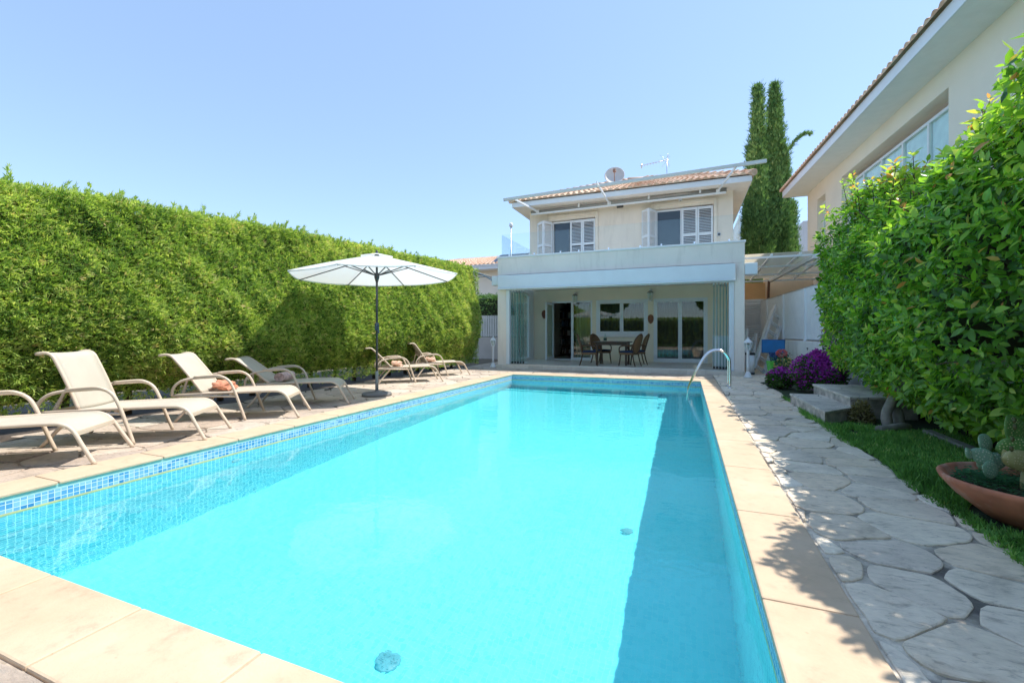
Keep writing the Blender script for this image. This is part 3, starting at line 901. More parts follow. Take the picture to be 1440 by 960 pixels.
# upper storey
UO = [(-4.74, -3.08, 3.06, 5.30), (-1.03, .82, 3.06, 5.36)]
w3 = MB(); wall_with_openings(w3, HX0, HX1, 3.062, 5.74, UO, WY+.001, .26)
w3.box((HX0, WY+.261, 3.1), (HX0+.25, 24, 5.74)); w3.box((HX1-.25, WY+.261, 3.1), (HX1, 24, 5.74))
w3.build('upper_wall', M_STUCCO, villa)
ub = MB(); ub.box((HX0+.25, 19.5, 3.1), (HX1-.25, 19.6, 5.7)); ub.box((HX0+.25, WY+.27, 5.66), (HX1-.25, 19.5, 5.7)); ub.box((HX0+.25, WY+.27, 3.1), (HX1-.25, 19.5, 3.14)); ub.build('bedroom_wall', plain('bedroom_wall', (.22, .17, .14), .8), villa)
# raised surround at right and top of each opening
for (a, b, z0, z1) in UO:
    s = MB(); s.box((b+.0, WY-.05, 3.516), (b+.10, WY-.001, z1+.20)); s.box((a-.12, WY-.05, z1+.10), (b, WY-.001, z1+.20)); s.build('surround', M_STUCCO, villa, bevel=.008)
def shutters(parent, pts, h, z0):
    """bi-fold leaves through the plan points pts"""
    for p, q in zip(pts[:-1], pts[1:]):
        w_ = math.hypot(q[0]-p[0], q[1]-p[1])
        f, s = louvre_panel(w_-.006, h)
        o = f.build('shutter', M_WHITE, parent, (p[0], p[1], z0), math.atan2(q[1]-p[1], q[0]-p[0]), bevel=.003)
        s.build('louvre', M_WHITE, o)
H2 = 5.24 - 3.53
shutters(villa, [(-4.70, WY-.02), (-4.93, WY-.40), (-5.25, WY-.10)], H2, 3.53)
shutters(villa, [(-4.02, WY+.03), (-3.56, WY+.035), (-3.09, WY+.03)], H2+.02, 3.53)
shutters(villa, [(-1.0, WY-.02), (-1.20, WY-.42), (-1.45, WY-.10)], H2+.08, 3.53)
shutters(villa, [(-.16, WY+.03), (.33, WY+.035), (.81, WY+.03)], H2+.08, 3.53)
for (a, b, z1, lab) in ((-4.72, -4.0, 5.28, 'grey blind hanging inside the left upstairs window'), (-1.0, -.16, 5.34, 'grey blind hanging inside the right upstairs window')):
    f = MB(); f.box((a, WY+.12, 3.14), (a+.05, WY+.17, z1)); f.box((b-.05, WY+.12, 3.14), (b, WY+.17, z1)); f.box((a+.05, WY+.12, z1-.06), (b-.05, WY+.17, z1))
    fo = f.build('window', M_WHITE, villa)
    g_ = MB(); g_.box((a+.05, WY+.14, 3.14), (b-.05, WY+.148, z1-.06)); g_.build('pane', M_WINGLASS, fo)
    c_ = MB(); c_.box((a+.02, WY+.30, 3.2), (b+.1, WY+.31, z1-.30)); tag(c_.build('blind', plain('slate_blind', (.12, .15, .20), .6)), lab, 'blind')

# roof: flat soffit, white fascia, low hipped tile planes
EX0, EX1, EY0, EY1 = HX0-.42, HX1+.45, WY-.80, 24.7
EZ = 5.74
so_ = MB(); so_.box((EX0+.03, EY0+.03, EZ), (EX1-.03, EY1-.03, EZ+.06)); so_.build('soffit', M_STUCCO_W, villa)
fa = MB(); fa.box((EX0, EY0, EZ-.01), (EX1, EY0+.029, EZ+.17)); fa.box((EX0, EY0+.029, EZ-.01), (EX0+.029, EY1, EZ+.17)); fa.box((EX1-.029, EY0+.029, EZ-.01), (EX1, EY1, EZ+.17)); fa.build('fascia', M_WHITE, villa, bevel=.006)
rf = MB()
RZ = EZ + .18; hip = 3.6; RH = RZ + 1.85
e = .06
A, B_, C_, D_ = (EX0-e, EY0-e, RZ), (EX1+e, EY0-e, RZ), (EX1+e, EY1, RZ), (EX0-e, EY1, RZ)
r0, r1 = (EX0+hip, (EY0+EY1)/2, RH), (EX1-hip, (EY0+EY1)/2, RH)
barrel_tiles(rf, A, B_, r0, r1)
barrel_tiles(rf, B_, C_, r1, r1)
barrel_tiles(rf, D_, A, r0, r0)
rf._add([D_, C_, r1, r0], [(0, 1, 2, 3)])
roof = rf.build('roof', M_TILE, villa)
rc = MB()
for p, q in ((A, r0), (B_, r1), (r0, r1)):
    p, q = Vector(p), Vector(q); n = int((q-p).length/.34)
    for i in range(n):
        a = p.lerp(q, i/n); b = p.lerp(q, (i+1.1)/n)
        rc.tube([a + Vector((0, 0, .05)), b + Vector((0, 0, .02))], [.105, .085], 10)
rc.build('ridge_tile', M_TILE, roof)

# glass balustrade on the parapet
for (a, b) in (((HX0+.10, FY+.10), (-3.3, FY+.10)), ((-3.28, FY+.10), (-.95, FY+.10)), ((-.93, FY+.10), (HX1-.09, FY+.10)), ((HX0+.10, FY+.12), (HX0+.10, WY-.15)), ((HX1-.09, FY+.12), (HX1-.09, WY-.15))):
    d = MB()
    d.bar((a[0], a[1], 3.515+.36), (b[0], b[1], 3.515+.36), .012, .70)
    o = d.build('balustrade_glass', M_BALGLASS, villa)
    L_ = Vector((b[0]-a[0], b[1]-a[1], 0))
    for t in (.12, .5, .88):
        p = Vector((a[0], a[1], 3.515)) + L_*t
        c_ = MB(); c_.box((p.x-.02, p.y-.02, 3.515), (p.x+.02, p.y+.02, 3.58)); c_.build('clamp', M_STEEL, o)
# white box on each outer flank of the terrace
for x0, x1, lab in ((HX1+.003, HX1+.30, 'r'), (HX0-.22, HX0-.003, 'l')):
    b = MB(); b.box((x0, FY+.02, 2.62), (x1, FY+.25, 2.92)); b.build('flank_box', M_WHITE_ALU, villa, bevel=.015)

# ------------------------------------------------------------------ things on the villa
aw = thing('awning', 'folded awning with long front bar on three arms under the villa eaves', 'awning', (0, 0, 0))
t = MB(); t.tube([(-5.42, WY-.36, 5.60), (1.18, WY-.36, 5.665)], .062, 14); t.build('roller_tube', M_TAUPE, aw)
t = MB(); t.bar((-5.40, WY-.40, 5.515), (1.16, WY-.40, 5.575), .05, .06); t.build('lower_bar', M_WHITE, aw)
FB0, FB1 = Vector((-5.94, 14.2, 5.73)), Vector((2.09, 14.2, 5.94))
t = MB(); t.bar(FB0, FB1, .07, .10); t.build('front_bar', M_AWNCLOTH, aw, bevel=.012)
def onbar(x): return FB0.lerp(FB1, (x-FB0.x)/(FB1.x-FB0.x))
for xa, xb, ext in ((-5.15, -5.55, 1.0), (-2.52, -2.62, 1.22), (.93, 1.33, 1.0)):
    a = Vector((xa, WY-.40, 5.60 + (xa+5.42)/6.6*.065)); b = onbar(xb) + Vector((0, 0, -.02))
    t = MB(); t.bar(a, a.lerp(b, ext), .045, .07)
    o = t.build('arm', M_WHITE, aw, bevel=.008)
    j = MB(); j.tube([a + Vector((-.06, 0, 0)), a + Vector((.06, 0, 0))], .055, 12); j.build('elbow_joint', M_WHITE, o)
for x in (-3.6, -1.2, .4):
    b = MB(); zz = 5.60 + (x+5.42)/6.6*.065; b.box((x-.03, WY-.44, zz-.02), (x+.03, WY-.002, zz+.12)); b.build('bracket', M_WHITE, aw)

dish = thing('satellite_dish', 'round white satellite dish on the villa roof above the middle of the eaves', 'satellite dish', (-2.52, 16.9, 6.32))
Md = Matrix.Translation((0, -.1, .62)) @ Matrix.Rotation(R(8), 4, 'Z') @ Matrix.Rotation(R(72), 4, 'X')
d = MB(); r_ = .36
d.lathe([(0, .0)] + [(r_*k/8, .10*(k/8)**2) for k in range(1, 9)] + [(r_*1.02, .095), (r_*.98, .085)] + [(r_*k/8*.98, .10*(k/8)**2-.012) for k in range(7, 0, -1)] + [(0, -.012)], 32, M=Md)
d.build('reflector', plain('dish_grey', (.60, .58, .55), .5, .1), dish)
d = MB(); d.tube([Md @ Vector((0, -.34, .09)), Md @ Vector((0, -.1, .42))], .014, 8); d.box((-.05, -.05, -.03), (.05, .05, .07), Matrix.Translation(Md @ Vector((0, -.08, .44)))); d.build('feed_arm', plain('rusty_feed', (.35, .20, .14), .6), dish)
d = MB(); d.tube([(0, .06, -.1), (0, .06, .45), (0, -.06, .6)], .03, 10); d.build('mast', M_METAL, dish)

ant = thing('television_antenna', 'thin metal television aerial with many short rods on the villa roof', 'antenna', (-.72, 18.2, 6.85))
a = MB(); a.tube([(0, 0, -.1), (0, 0, 1.05)], .018, 8); a.build('mast', M_METAL, ant)
a = MB(); a.tube([(.05, 0, .98), (-1.0, -.05, .86)], .012, 8); a.build('boom', M_METAL, ant)
a = MB()
for k in range(9):
    x = -.95 + k*.11; z = .86 + (x+1.0)*.114; l = .10 + .012*k
    a.tube([(x, -l-.03, z), (x, l-.03, z)], .006, 6)
for s in (-1, 1):
    for k in range(3): a.tube([(.02, -.2, .96+s*(.05+.07*k)), (.02+.04*k, .2, .96+s*(.05+.07*k))], .006, 6)
a.tube([(-.95, 0, .78), (-.95, 0, .95)], .02, 8)
a.tube([(0, 0, .95), (.04, 0, 1.22)], .006, 6); a.tube([(0, 0, .95), (-.25, 0, 1.2)], .006, 6); a.tube([(0, 0, .95), (-.18, 0, .72)], .006, 6)
a.build('rod', M_METAL, ant)

def wall_lantern(x, z, y, label):
    t = thing('wall_lantern', label, 'wall lamp', (x, y, z), 0, 'white lanterns on the terrace wall')
    t.scale = (1.45, 1.45, 1.3)
    b = MB(); b.box((-.04, -.015, -.02), (.04, 0, .14)); b.tube([(0, -.01, .10), (0, -.12, .14), (0, -.12, .08)], .01, 8); b.build('bracket', M_WHITE, t)
    b = MB(); b.lathe([(.02, .10), (.075, .05), (.08, .04)], 6, (0, -.12, 0), False); b.build('cap', M_TAUPE, t)
    b = MB()
    b.lathe([(.06, .04), (.045, -.15)], 6, (0, -.12, 0), False); b.build('lamp_glass', M_GLASS, t)
    b = MB()
    for k in range(6):
        a = 2*math.pi*k/6; b.bar((.062*math.cos(a), -.12+.062*math.sin(a), .04), (.047*math.cos(a), -.12+.047*math.sin(a), -.15), .01, .01)
    b.lathe([(.05, -.15), (.05, -.165), (.015, -.185)], 6, (0, -.12, 0), False); b.build('lamp_frame', M_WHITE, t)
wall_lantern(-3.80, 2.40, WY-.001, 'white lantern on the terrace wall over the open doorway')
wall_lantern(-1.165, 2.42, WY-.001, 'white lantern on the terrace wall between window and wide patio door')

M_MASK = plain('red_brown_clay', (.22, .075, .045), .6, .3, 20, .4)
def wall_mask(x, z, label, col):
    t = thing('wall_mask', label, 'wall mask', (x, WY-.001, z), 0)
    b = MB(); 
    P = []
    for i in range(9):
        v = -1 + 2*i/8
        row = []
        for j in range(11):
            a = math.pi*j/10
            r = math.sqrt(max(0, 1-v*v))
            row.append((.10*r*math.cos(a)*(1+.15*v), -.07*r*math.sin(a)-.002, .17*v))
        P.append(row)
    b.sheet(P); b.build('mask_face', col, t)
    b = MB(); b.lathe([(0, .0), (.018, -.01), (.02, -.05), (.0, -.06)], 8, (0, -.08, .03)); b.build('nose', col, t)
    for s in (-1, 1):
        b = MB(); b.lathe([(0, -.008), (.02, 0), (0, .008)], 10, (s*.04, -.066, .07)); b.build('eye', M_BLACK, t)
    b = MB(); b.box((-.035, -.066, -.075), (.035, -.055, -.06)); b.build('mouth', M_BLACK, t)
wall_mask(-5.02, 1.80, 'dark red oval clay mask on the wall left of the open doorway', M_MASK)
wall_mask(-1.165, 1.58, 'red brown oval clay mask on the wall between window and wide patio door', plain('terracotta_clay', (.30, .12, .06), .6, .3, 20, .4))

fl_ = thing('floodlight', 'small black floodlight hanging on the upper wall between the two windows', 'floodlight', (-2.20, WY, 5.56))
b = MB(); b.box((-.07, -.03, .06), (.07, .002, .16)); b.build('mount', M_WHITE, fl_)
b = MB(); b.box((-.11, -.16, -.05), (.11, -.03, .05), Matrix.Rotation(R(-20), 4, 'X')); b.build('lamp_head', M_BLACK, fl_, bevel=.01)
cm = thing('wall_vent', 'small round dark outlet on the upper wall near its right corner', 'vent', (.98, WY, 4.33))
b = MB(); b.lathe([(.07, 0), (.065, .03), (0, .03)], 16, M=Matrix.Rotation(R(90), 4, 'X')); b.build('rim', M_WHITE, cm)
b = MB(); b.lathe([(.045, .031), (.03, .045), (0, .045)], 16, M=Matrix.Rotation(R(90), 4, 'X')); b.build('grille', M_BLACK, cm)
sb = thing('security_sensor', 'little white sensor box under the eaves above the right upstairs window', 'sensor', (-.2, WY+.03, 5.62))
b = MB(); b.box((-.06, -.10, -.06), (.06, -.03, .08)); b.build('housing', M_WHITE, sb, bevel=.015)
b = MB(); b.lathe([(.035, -.075), (.02, -.06)], 12, (0, -.065, 0)); b.build('lens', M_BLACK, sb)

# bookcase and dresser seen through the doorway
bc = thing('bookcase', 'dark wooden bookcase with white papers inside the open doorway', 'bookcase', (-4.55, 19.6, TZ))
M_WOOD = plain('dark_wood', (.06, .032, .02), .4, .3, 6)
b = MB(); b.box((-1.1, 0, 0), (-1.06, .35, 2.1)); b.box((1.06, 0, 0), (1.1, .35, 2.1)); b.box((-1.06, .32, 0), (1.06, .35, 2.1)); b.box((-.02, .0, 0), (.02, .32, 2.1)); b.build('case', M_WOOD, bc)
for k in range(6):
    b = MB(); b.box((-1.058, 0, .05+k*.4), (-.022, .318, .08+k*.4)); b.box((.022, 0, .05+k*.4), (1.058, .318, .08+k*.4)); b.build('shelf', M_WOOD, bc)
k = 0
for sh in range(5):
    for s0 in (-1.0, .08):
        x = s0
        while x < s0 + .80:
            w_ = random.uniform(.04, .13); h_ = random.uniform(.16, .29)
            col = random.choice([(.5, .48, .44), (.12, .05, .04), (.05, .07, .12), (.2, .15, .1), (.35, .33, .3), (.08, .08, .08)])
            k += 1
            b = MB(); b.box((x, .03, .082+sh*.4), (x+w_-.005, .25, .082+sh*.4+h_))
            o = b.build('book', plain('book_cloth', col, .6), bc)
            x += w_ + (random.uniform(.05, .2) if random.random() < .3 else 0)
# ------------------------------------------------------------------ neighbour house on the right
# its long wall runs from (4.0, 18.5) toward the camera, turned 3.4 degrees
nb = thing('neighbour_house', 'tall cream house with tiled eaves rising behind the leafy shrub hedge', 'house', (4.0, 18.5, 0), math.atan2(.06, 1))
# local frame: +x away from the pool, -y toward the camera
M_NB = plain('pale_cream_stucco', (.86, .78, .66), .85, .06, 1.0, .2, 120)
L_ = 24.0
UW = [(-8.0, -3.05, 3.6, 5.62), (-1.75, -1.0, 3.6, 5.55)]      # along y
w_ = MB()
ys = sorted(set([-L_, 0] + [v for o in UW for v in o[:2]]))
for a, b in zip(ys[:-1], ys[1:]):
    hit = [o for o in UW if o[0] <= a+1e-6 and o[1] >= b-1e-6]
    if hit:
        w_.box((0, a, -.05), (.3, b, hit[0][2])); w_.box((0, a, hit[0][3]), (.3, b, 6.05))
    else: w_.box((0, a, -.05), (.3, b, 6.05))
w_.box((.3, -.3, -.05), (9, 0, 6.05)); w_.box((.3, -L_, -.05), (9, -L_+.3, 6.05))
w_.build('wall', M_NB, nb)
s_ = MB(); s_.box((-.70, -L_-.5, 6.05), (9.4, .25, 6.13)); s_.build('soffit', plain('white_soffit', (.87, .86, .83), .7, .04), nb)
f_ = MB(); f_.box((-.73, -L_-.5, 6.04), (-.702, .25, 6.27)); f_.box((-.702, .252, 6.04), (9.4, .28, 6.27)); f_.build('fascia', M_WHITE, nb)
t_ = MB()
barrel_tiles(t_, (-.80, .34, 6.28), (-.80, -L_-.5, 6.28), (4.3, -3.5, 7.75), (4.3, -L_+3, 7.75))
barrel_tiles(t_, (9.4, .34, 6.28), (-.80, .34, 6.28), (4.3, -3.5, 7.75), (4.3, -3.5, 7.75))
t_._add([(9.4, .34, 6.28), (9.4, -L_-.5, 6.28), (4.3, -L_+3, 7.75), (4.3, -3.5, 7.75)], [(0, 1, 2, 3)])
t_.build('roof', M_TILE, nb)
def nb_window(y0, y1, z0, z1, n):
    f = MB(); x0, x1 = .16, .22
    f.box((x0, y0, z0), (x1, y0+.06, z1)); f.box((x0, y1-.06, z0), (x1, y1, z1)); f.box((x0, y0+.06, z1-.06), (x1, y1-.06, z1)); f.box((x0, y0+.06, z0), (x1, y1-.06, z0+.06))
    for i in range(1, n):
        y = y0+(y1-y0)*i/n; f.box((x0-.002, y-.03, z0+.06), (x1-.004, y+.03, z1-.06))
    fo = f.build('window', M_WHITE, nb)
    g = MB(); g.box((.185, y0+.06, z0+.06), (.195, y1-.06, z1-.06)); g.build('pane', M_GLASS, fo)
    c = MB(); c.box((.225, y0, z0), (.235, y1, z1)); c.build('roller_blind', plain('pale_blue_blind', (.84, .88, .88), .7), fo)
nb_window(-8.0, -3.05, 3.6, 5.42, 5)
nb_window(-1.75, -1.0, 3.6, 5.45, 1)

# ------------------------------------------------------------------ boundary wall and slatted fence on the right
BA, BB = Vector((2.46, 18.5, 0)), Vector((3.62, 1.0, 0))
bd = (BB-BA).normalized(); bn = Vector((bd.y, -bd.x, 0))
L_ = (BB-BA).length; rz = math.atan2(bd.y, bd.x)
bw = MB(); bw.box((0, -.20, -.05), (L_, 0, .90))
bwo = bw.build('boundary_wall', plain('white_boundary_stucco', (.80, .80, .78), .85, .08, 1.5, .3, 90, dirt=((.42, .40, .37), .5)), None, BA, rz, bevel=.006)
tag(bwo, 'low white plastered wall under the white slatted fence behind the bougainvillea', 'wall')
fe = thing('slatted_fence', 'white vertical slat fence on the low wall behind the purple bougainvillea', 'fence', BA, rz)
s_ = MB(); n = int(L_/.10)
for i in range(n):
    x = i*.10
    s_.box((x, -.118, .945), (x+.072, -.09, 2.20))
s_.build('slat_panel', plain('white_slat', (.80, .83, .86), .5, .05), fe)
for z in (.92, 2.202):
    s_ = MB(); s_.box((0, -.125, z), (L_, -.08, z+.025)); s_.build('rail', M_METAL, fe)
k = 0
while k*1.9 < L_:
    p_ = MB(); p_.box((k*1.9, -.16, .90), (k*1.9+.05, -.118, 2.2)); p_.build('post', M_WHITE, fe); k += 1

# ------------------------------------------------------------------ service passage on the right of the villa
ow = MB(); ow.box((1.42, 17.6, -.05), (2.55, 17.8, 2.86)); 
tag(ow.build('passage_wall', plain('orange_render', (.80, .47, .22), .85, .1, 2)), 'orange rendered wall closing the passage behind the louvred door', 'wall')
nw = MB(); nw.box((2.56, 17.9, -.05), (4.4, 18.1, 3.1))
tag(nw.build('garden_wall', plain('tan_render', (.80, .62, .43), .85, .1, 2)), 'tan rendered wall seen above the white slatted fence under the carport roof', 'wall')
ld = thing('louvred_door', 'white louvred door in the passage wall right of the villa', 'door', (1.50, 17.56, 0))
f = MB(); f.box((0, 0, 0), (.07, .04, 2.28)); f.box((1.05, 0, 0), (1.12, .04, 2.28)); f.box((.07, 0, 2.2), (1.05, .04, 2.28)); f.box((.07, 0, 0), (1.05, .04, .1)); f.build('frame', M_WHITE, ld)
f = MB()
z = .14
while z < 2.18:
    f.box((.07, -.028, -.004), (1.05, .028, .004), Matrix.Translation((0, .012, z)) @ Matrix.Rotation(R(40), 4, 'X')); z += .068
f.box((.07, .034, .1), (1.05, .038, 2.2))
f.build('louvre', M_WHITE, ld)
cpt = thing('carport', 'pale translucent panel roof over the passage between villa and fence', 'carport')
M_POLY, nt_, out_ = new_mat('cloudy_polycarbonate')
d_ = N(nt_, 'BsdfDiffuse'); d_.inputs[0].default_value = (.82, .77, .66, 1)
t_ = N(nt_, 'BsdfTranslucent'); t_.inputs[0].default_value = (.88, .82, .70, 1)
m_ = N(nt_, 'MixShader'); m_.inputs[0].default_value = .55
nt_.links.new(d_.outputs[0], m_.inputs[1]); nt_.links.new(t_.outputs[0], m_.inputs[2]); tp_ = N(nt_, 'BsdfTransparent'); tp_.inputs[0].default_value = (.92, .92, .90, 1)
m2_ = N(nt_, 'MixShader'); m2_.inputs[0].default_value = .5
nt_.links.new(m_.outputs[0], m2_.inputs[1]); nt_.links.new(tp_.outputs[0], m2_.inputs[2]); nt_.links.new(m2_.outputs[0], out_.inputs[0])
zc = lambda y: 3.20 - (y-13.4)*.05
p_ = MB()
for i in range(4):
    x0, x1 = 1.42+i*.66, 1.42+(i+1)*.66-.02
    vs_ = [(x0, 13.4, zc(13.4)), (x1, 13.4, zc(13.4)), (x1, 17.55, zc(17.55)), (x0, 17.55, zc(17.55))]
    p_._add(vs_ + [(a, b, c+.012) for a, b, c in vs_], [(3,2,1,0),(4,5,6,7),(0,1,5,4),(1,2,6,5),(2,3,7,6),(3,0,4,7)])
p_.build('roof_panel', M_POLY, cpt)
b_ = MB()
for i in range(5):
    x = 1.43+i*.655; b_.bar((x, 13.38, zc(13.38)-.035), (x, 17.55, zc(17.55)-.035), .05, .06)
for y in (13.42, 14.8, 16.2, 17.5): b_.bar((1.42, y, zc(y)-.09), (4.05, y, zc(y)-.09), .05, .05)
b_.build('roof_frame', M_WHITE, cpt)
b_ = MB(); b_.bar((3.06, 13.36, zc(13.36)-.14), (2.66, 17.5, zc(17.5)-.10), .10, .10); b_.build('main_beam', M_WHITE, cpt)
b_ = MB(); b_.bar((2.54, 17.35, -.02), (2.62, 17.35, zc(17.35)-.12), .07, .07); b_.build('post', plain('brown_post', (.16, .07, .035), .5), cpt)

# ------------------------------------------------------------------ clutter in the passage
M_LADDER = plain('dull_aluminium', (.74, .79, .84), .5, .12, 8, .05, 80, metal=.4)
def extension_ladder(name, label, base, top, w, nr, mat, fold=1):
    t = thing(name, label, 'ladder', base)
    d = Vector(top)-Vector(base); L = d.length; d.normalize()
    side = Vector((.78, .62, 0)); side = (side - d*side.dot(d)).normalized(); nn = d.cross(side)
    for s in range(fold):
        off = nn*(.07*s)
        for sg in (-1, 1):
            m = MB(); m.bar(side*sg*w/2+off, side*sg*w/2+off+d*L*(1-.06*s), .055, .075, up=nn); m.build('rail', mat, t)
        for k in range(nr):
            m = MB(); c = off+d*(L*(k+.6)/(nr+.5)); m.tube([c-side*w/2, c+side*w/2], .017, 8); m.build('rung', mat, t)
        for sg in (-1, 1):
            f = MB(); f.bar(side*sg*w/2+off-d*.02, side*sg*w/2+off+d*.05, .045, .09, up=nn); f.build('foot', M_BLACK, t)
    return t
extension_ladder('extension_ladder', 'long aluminium extension ladder leaning on the fence behind the blue board', (1.80, 13.55, 0), (2.62, 15.4, 1.82), .34, 7, M_LADDER, 2)
extension_ladder('step_ladder', 'folded grey step ladder leaning behind the white waste bin', (1.60, 14.3, 0), (1.86, 15.4, 1.15), .30, 4, M_LADDER, 2)
bb = thing('blue_board', 'bright blue plastic board held flat across the leaning aluminium ladder', 'board', (2.10, 13.0, .60), R(4))
m = MB(); m.box((-.30, -.02, 0), (.22, .02, .32)); m.build('panel', plain('blue_plastic', (.02, .17, .42), .5, .15, 6), bb, bevel=.012)
m = MB(); m.tube([(-.3, -.012, .0), (-.3, -.012, .32), (.22, -.012, .32), (.22, -.012, 0), (-.3, -.012, 0)], .014, 8); m.build('welt', plain('deep_blue_piping', (.012, .10, .30), .5), bb)
def mattress(name, label, cat, loc, rz, tilt, size, mat, seams):
    t = thing(name, label, cat, loc, rz)
    Mx = Matrix.Rotation(R(tilt), 4, 'X')
    n = 14; w, th, h = size
    m = MB()
    for side_ in (-1, 1):
        P = []
        for i in range(n+1):
            row = []
            for j in range(n+1):
                x = w*(i/n-.5); z = h*j/n
                puff = (1-(2*i/n-1)**6)*(1-(2*j/n-1)**6)*(.75+.25*abs(math.sin(math.pi*seams*j/n)))
                row.append(Mx @ Vector((x, side_*th/2*puff, z)))
            P.append(row if side_ < 0 else row[::-1])
        m.sheet(P)
    m.build('cushion', mat, t)
    return t
mattress('air_mattress', 'dark blue inflatable mattress leaning beside the ladder behind the green one', 'air mattress', (2.25, 13.35, 0.02), R(20), -18, (.34, .12, .62), plain('navy_vinyl', (.012, .06, .20), .25), 5)
mattress('pool_float', 'lime green pool float leaning beside the dark blue mattress', 'pool float', (2.12, 12.95, 0.0), R(10), -25, (.36, .10, .42), plain('lime_vinyl', (.10, .50, .04), .3), 3)
yt = thing('yellow_towel', 'crumpled pale yellow towel lying over the lime green pool float', 'towel', (2.24, 12.76, .02), R(15))
m = MB(); n = 22
P = [[(.42*(i/n-.5), .05*math.sin(i*.9)+.03*math.sin(j*1.1), .10+.42*j/n*(.5+.5*math.sin(i/n*3.0))+.03*math.sin(i*1.3+j)) for j in range(n+1)] for i in range(n+1)]
m.sheet(P); m.build('cloth', plain('yellow_cotton', (.62, .52, .20), .9, .2, 20), yt, solid=.012)
wb = thing('waste_bin', 'white waste bin with black lid behind the right garden lantern', 'waste bin', (1.56, 13.2, 0))
m = MB(); m.lathe([(.10, .06), (.115, .52)], 24); m.build('drum', M_WHITE, wb)
m = MB(); m.lathe([(.12, .52), (.125, .56), (.10, .585), (0, .59)], 24); m.build('lid', M_BLACK, wb)
m = MB(); m.lathe([(.11, 0), (.112, .06)], 24); m.build('base', M_BLACK, wb)
# small black wall tap
tp = thing('wall_tap', 'small dark tap on the white boundary wall above the bougainvillea', 'tap', BA + bd*6.35 + Vector((0, 0, .70)), rz)
m = MB(); m.tube([(0, 0, .0), (0, -.0, 0), (0, -.25, 0), (0, -.30, -.02), (0, -.31, -.09)], .014, 8); m.build('spout', M_BLACK, tp)
m = MB(); m.tube([(-.04, -.26, .04), (.04, -.26, .04)], .012, 8); m.tube([(0, -.26, 0), (0, -.26, .04)], .008, 8); m.build('handle', M_BLACK, tp)

# ------------------------------------------------------------------ garden lanterns
def garden_lantern(x, y, label):
    t = thing('garden_lantern', label, 'garden lamp', (x, y, 0), 0, 'white lantern posts beside the villa')
    m = MB(); m.lathe([(.10, 0), (.10, .03), (.075, .05), (.055, .11), (.04, .15)], 20); m.build('base', M_WHITE, t)
    m = MB(); m.lathe([(.04, .15), (.033, .30), (.033, .60), (.042, .62), (.03, .65), (.05, .68)], 16); m.build('post', M_WHITE, t)
    m = MB()
    for k in range(6):
        a = 2*math.pi*k/6
        m.bar((.05*math.cos(a), .05*math.sin(a), .68), (.092*math.cos(a), .092*math.sin(a), .86), .014, .014)
        b = a + 2*math.pi/6
        m.bar((.092*math.cos(a), .092*math.sin(a), .86), (.092*math.cos(b), .092*math.sin(b), .86), .014, .014)
    m.lathe([(.052, .672), (.055, .69)], 6, smooth=False)
    m.build('lantern_frame', M_WHITE, t)
    m = MB(); m.lathe([(.046, .69), (.084, .855)], 6, smooth=False); m.build('lantern_glass', M_GLASS, t)
    m = MB(); m.lathe([(.105, .862), (.10, .875), (.06, .925), (.02, .955), (.022, .965), (.012, .975), (.016, .99), (0, 1.01)], 6, smooth=False); m.build('cap', M_WHITE, t)
    m = MB(); m.lathe([(.018, .69), (.018, .74), (.028, .78), (.02, .82), (0, .83)], 12); m.build('bulb', M_WHITE, t)
garden_lantern(1.40, 12.25, 'white lantern post on the path by the right pillar of the villa')
garden_lantern(-5.78, 12.95, 'white lantern post between the conifer hedge and the left pillar')

# ------------------------------------------------------------------ pool rail
pr_ = thing('pool_rail', 'pair of curved polished steel handrails at the far right corner of the pool', 'pool handrail')
for y in (9.78, 10.18):
    m = MB()
    m.tube(smooth_path([(.80, y, 0), (.80, y, .42), (.78, y, .60), (.66, y, .735), (.48, y, .73), (.34, y, .60), (.18, y, .30), (.06, y, .02), (.02, y, -.15), (.01, y, -.6), (.01, y, -1.1)], 8), .021, 12)
    o = m.build('rail', M_STEEL, pr_)
    m = MB(); m.lathe([(.045, 0), (.045, .008), (.024, .02)], 20, (.80, y, .002)); m.build('flange', M_STEEL, o)
for z in (-.45, -.75, -1.02):
    m = MB(); m.box((-.02, 9.78, z), (.06, 10.18, z+.025)); m.build('step', M_STEEL, pr_)

# ------------------------------------------------------------------ stone steps by the shrub
M_STONE = crazy_paving('rough_step_stone', [(.66, .59, .50), (.74, .67, .57), (.58, .52, .44)], (.18, .16, .14), 3.5, .03)
M_STONE_D = plain('dark_step_face', (.13, .12, .11), .9, .5, 9, .8, 25)
def stone_block(name, label, pts, z1):
    t = thing(name, label, 'step')
    m = MB(); m.poly_prism([(x*1, y*1) for x, y in pts], -.03, z1-.035); m.build('riser', plain('weathered_riser', (.55, .49, .42), .9, .55, 7, .8, 25), t, bevel=.008)
    cx = sum(p[0] for p in pts)/len(pts); cy = sum(p[1] for p in pts)/len(pts)
    m = MB(); m.poly_prism([(cx+(x-cx)*1.03, cy+(y-cy)*1.03) for x, y in pts], z1-.034, z1); m.build('tread', M_STONE, t, bevel=.006)
stone_block('stone_step', 'lower rough stone step at the lawn end of the path', [(1.56, 6.40), (2.02, 6.95), (1.95, 8.15), (1.52, 8.10)], .145)
stone_block('stone_step', 'upper stone step with a raised rim against the leafy shrub hedge', [(1.98, 6.98), (2.75, 7.15), (2.80, 8.6), (1.92, 8.5)], .27)
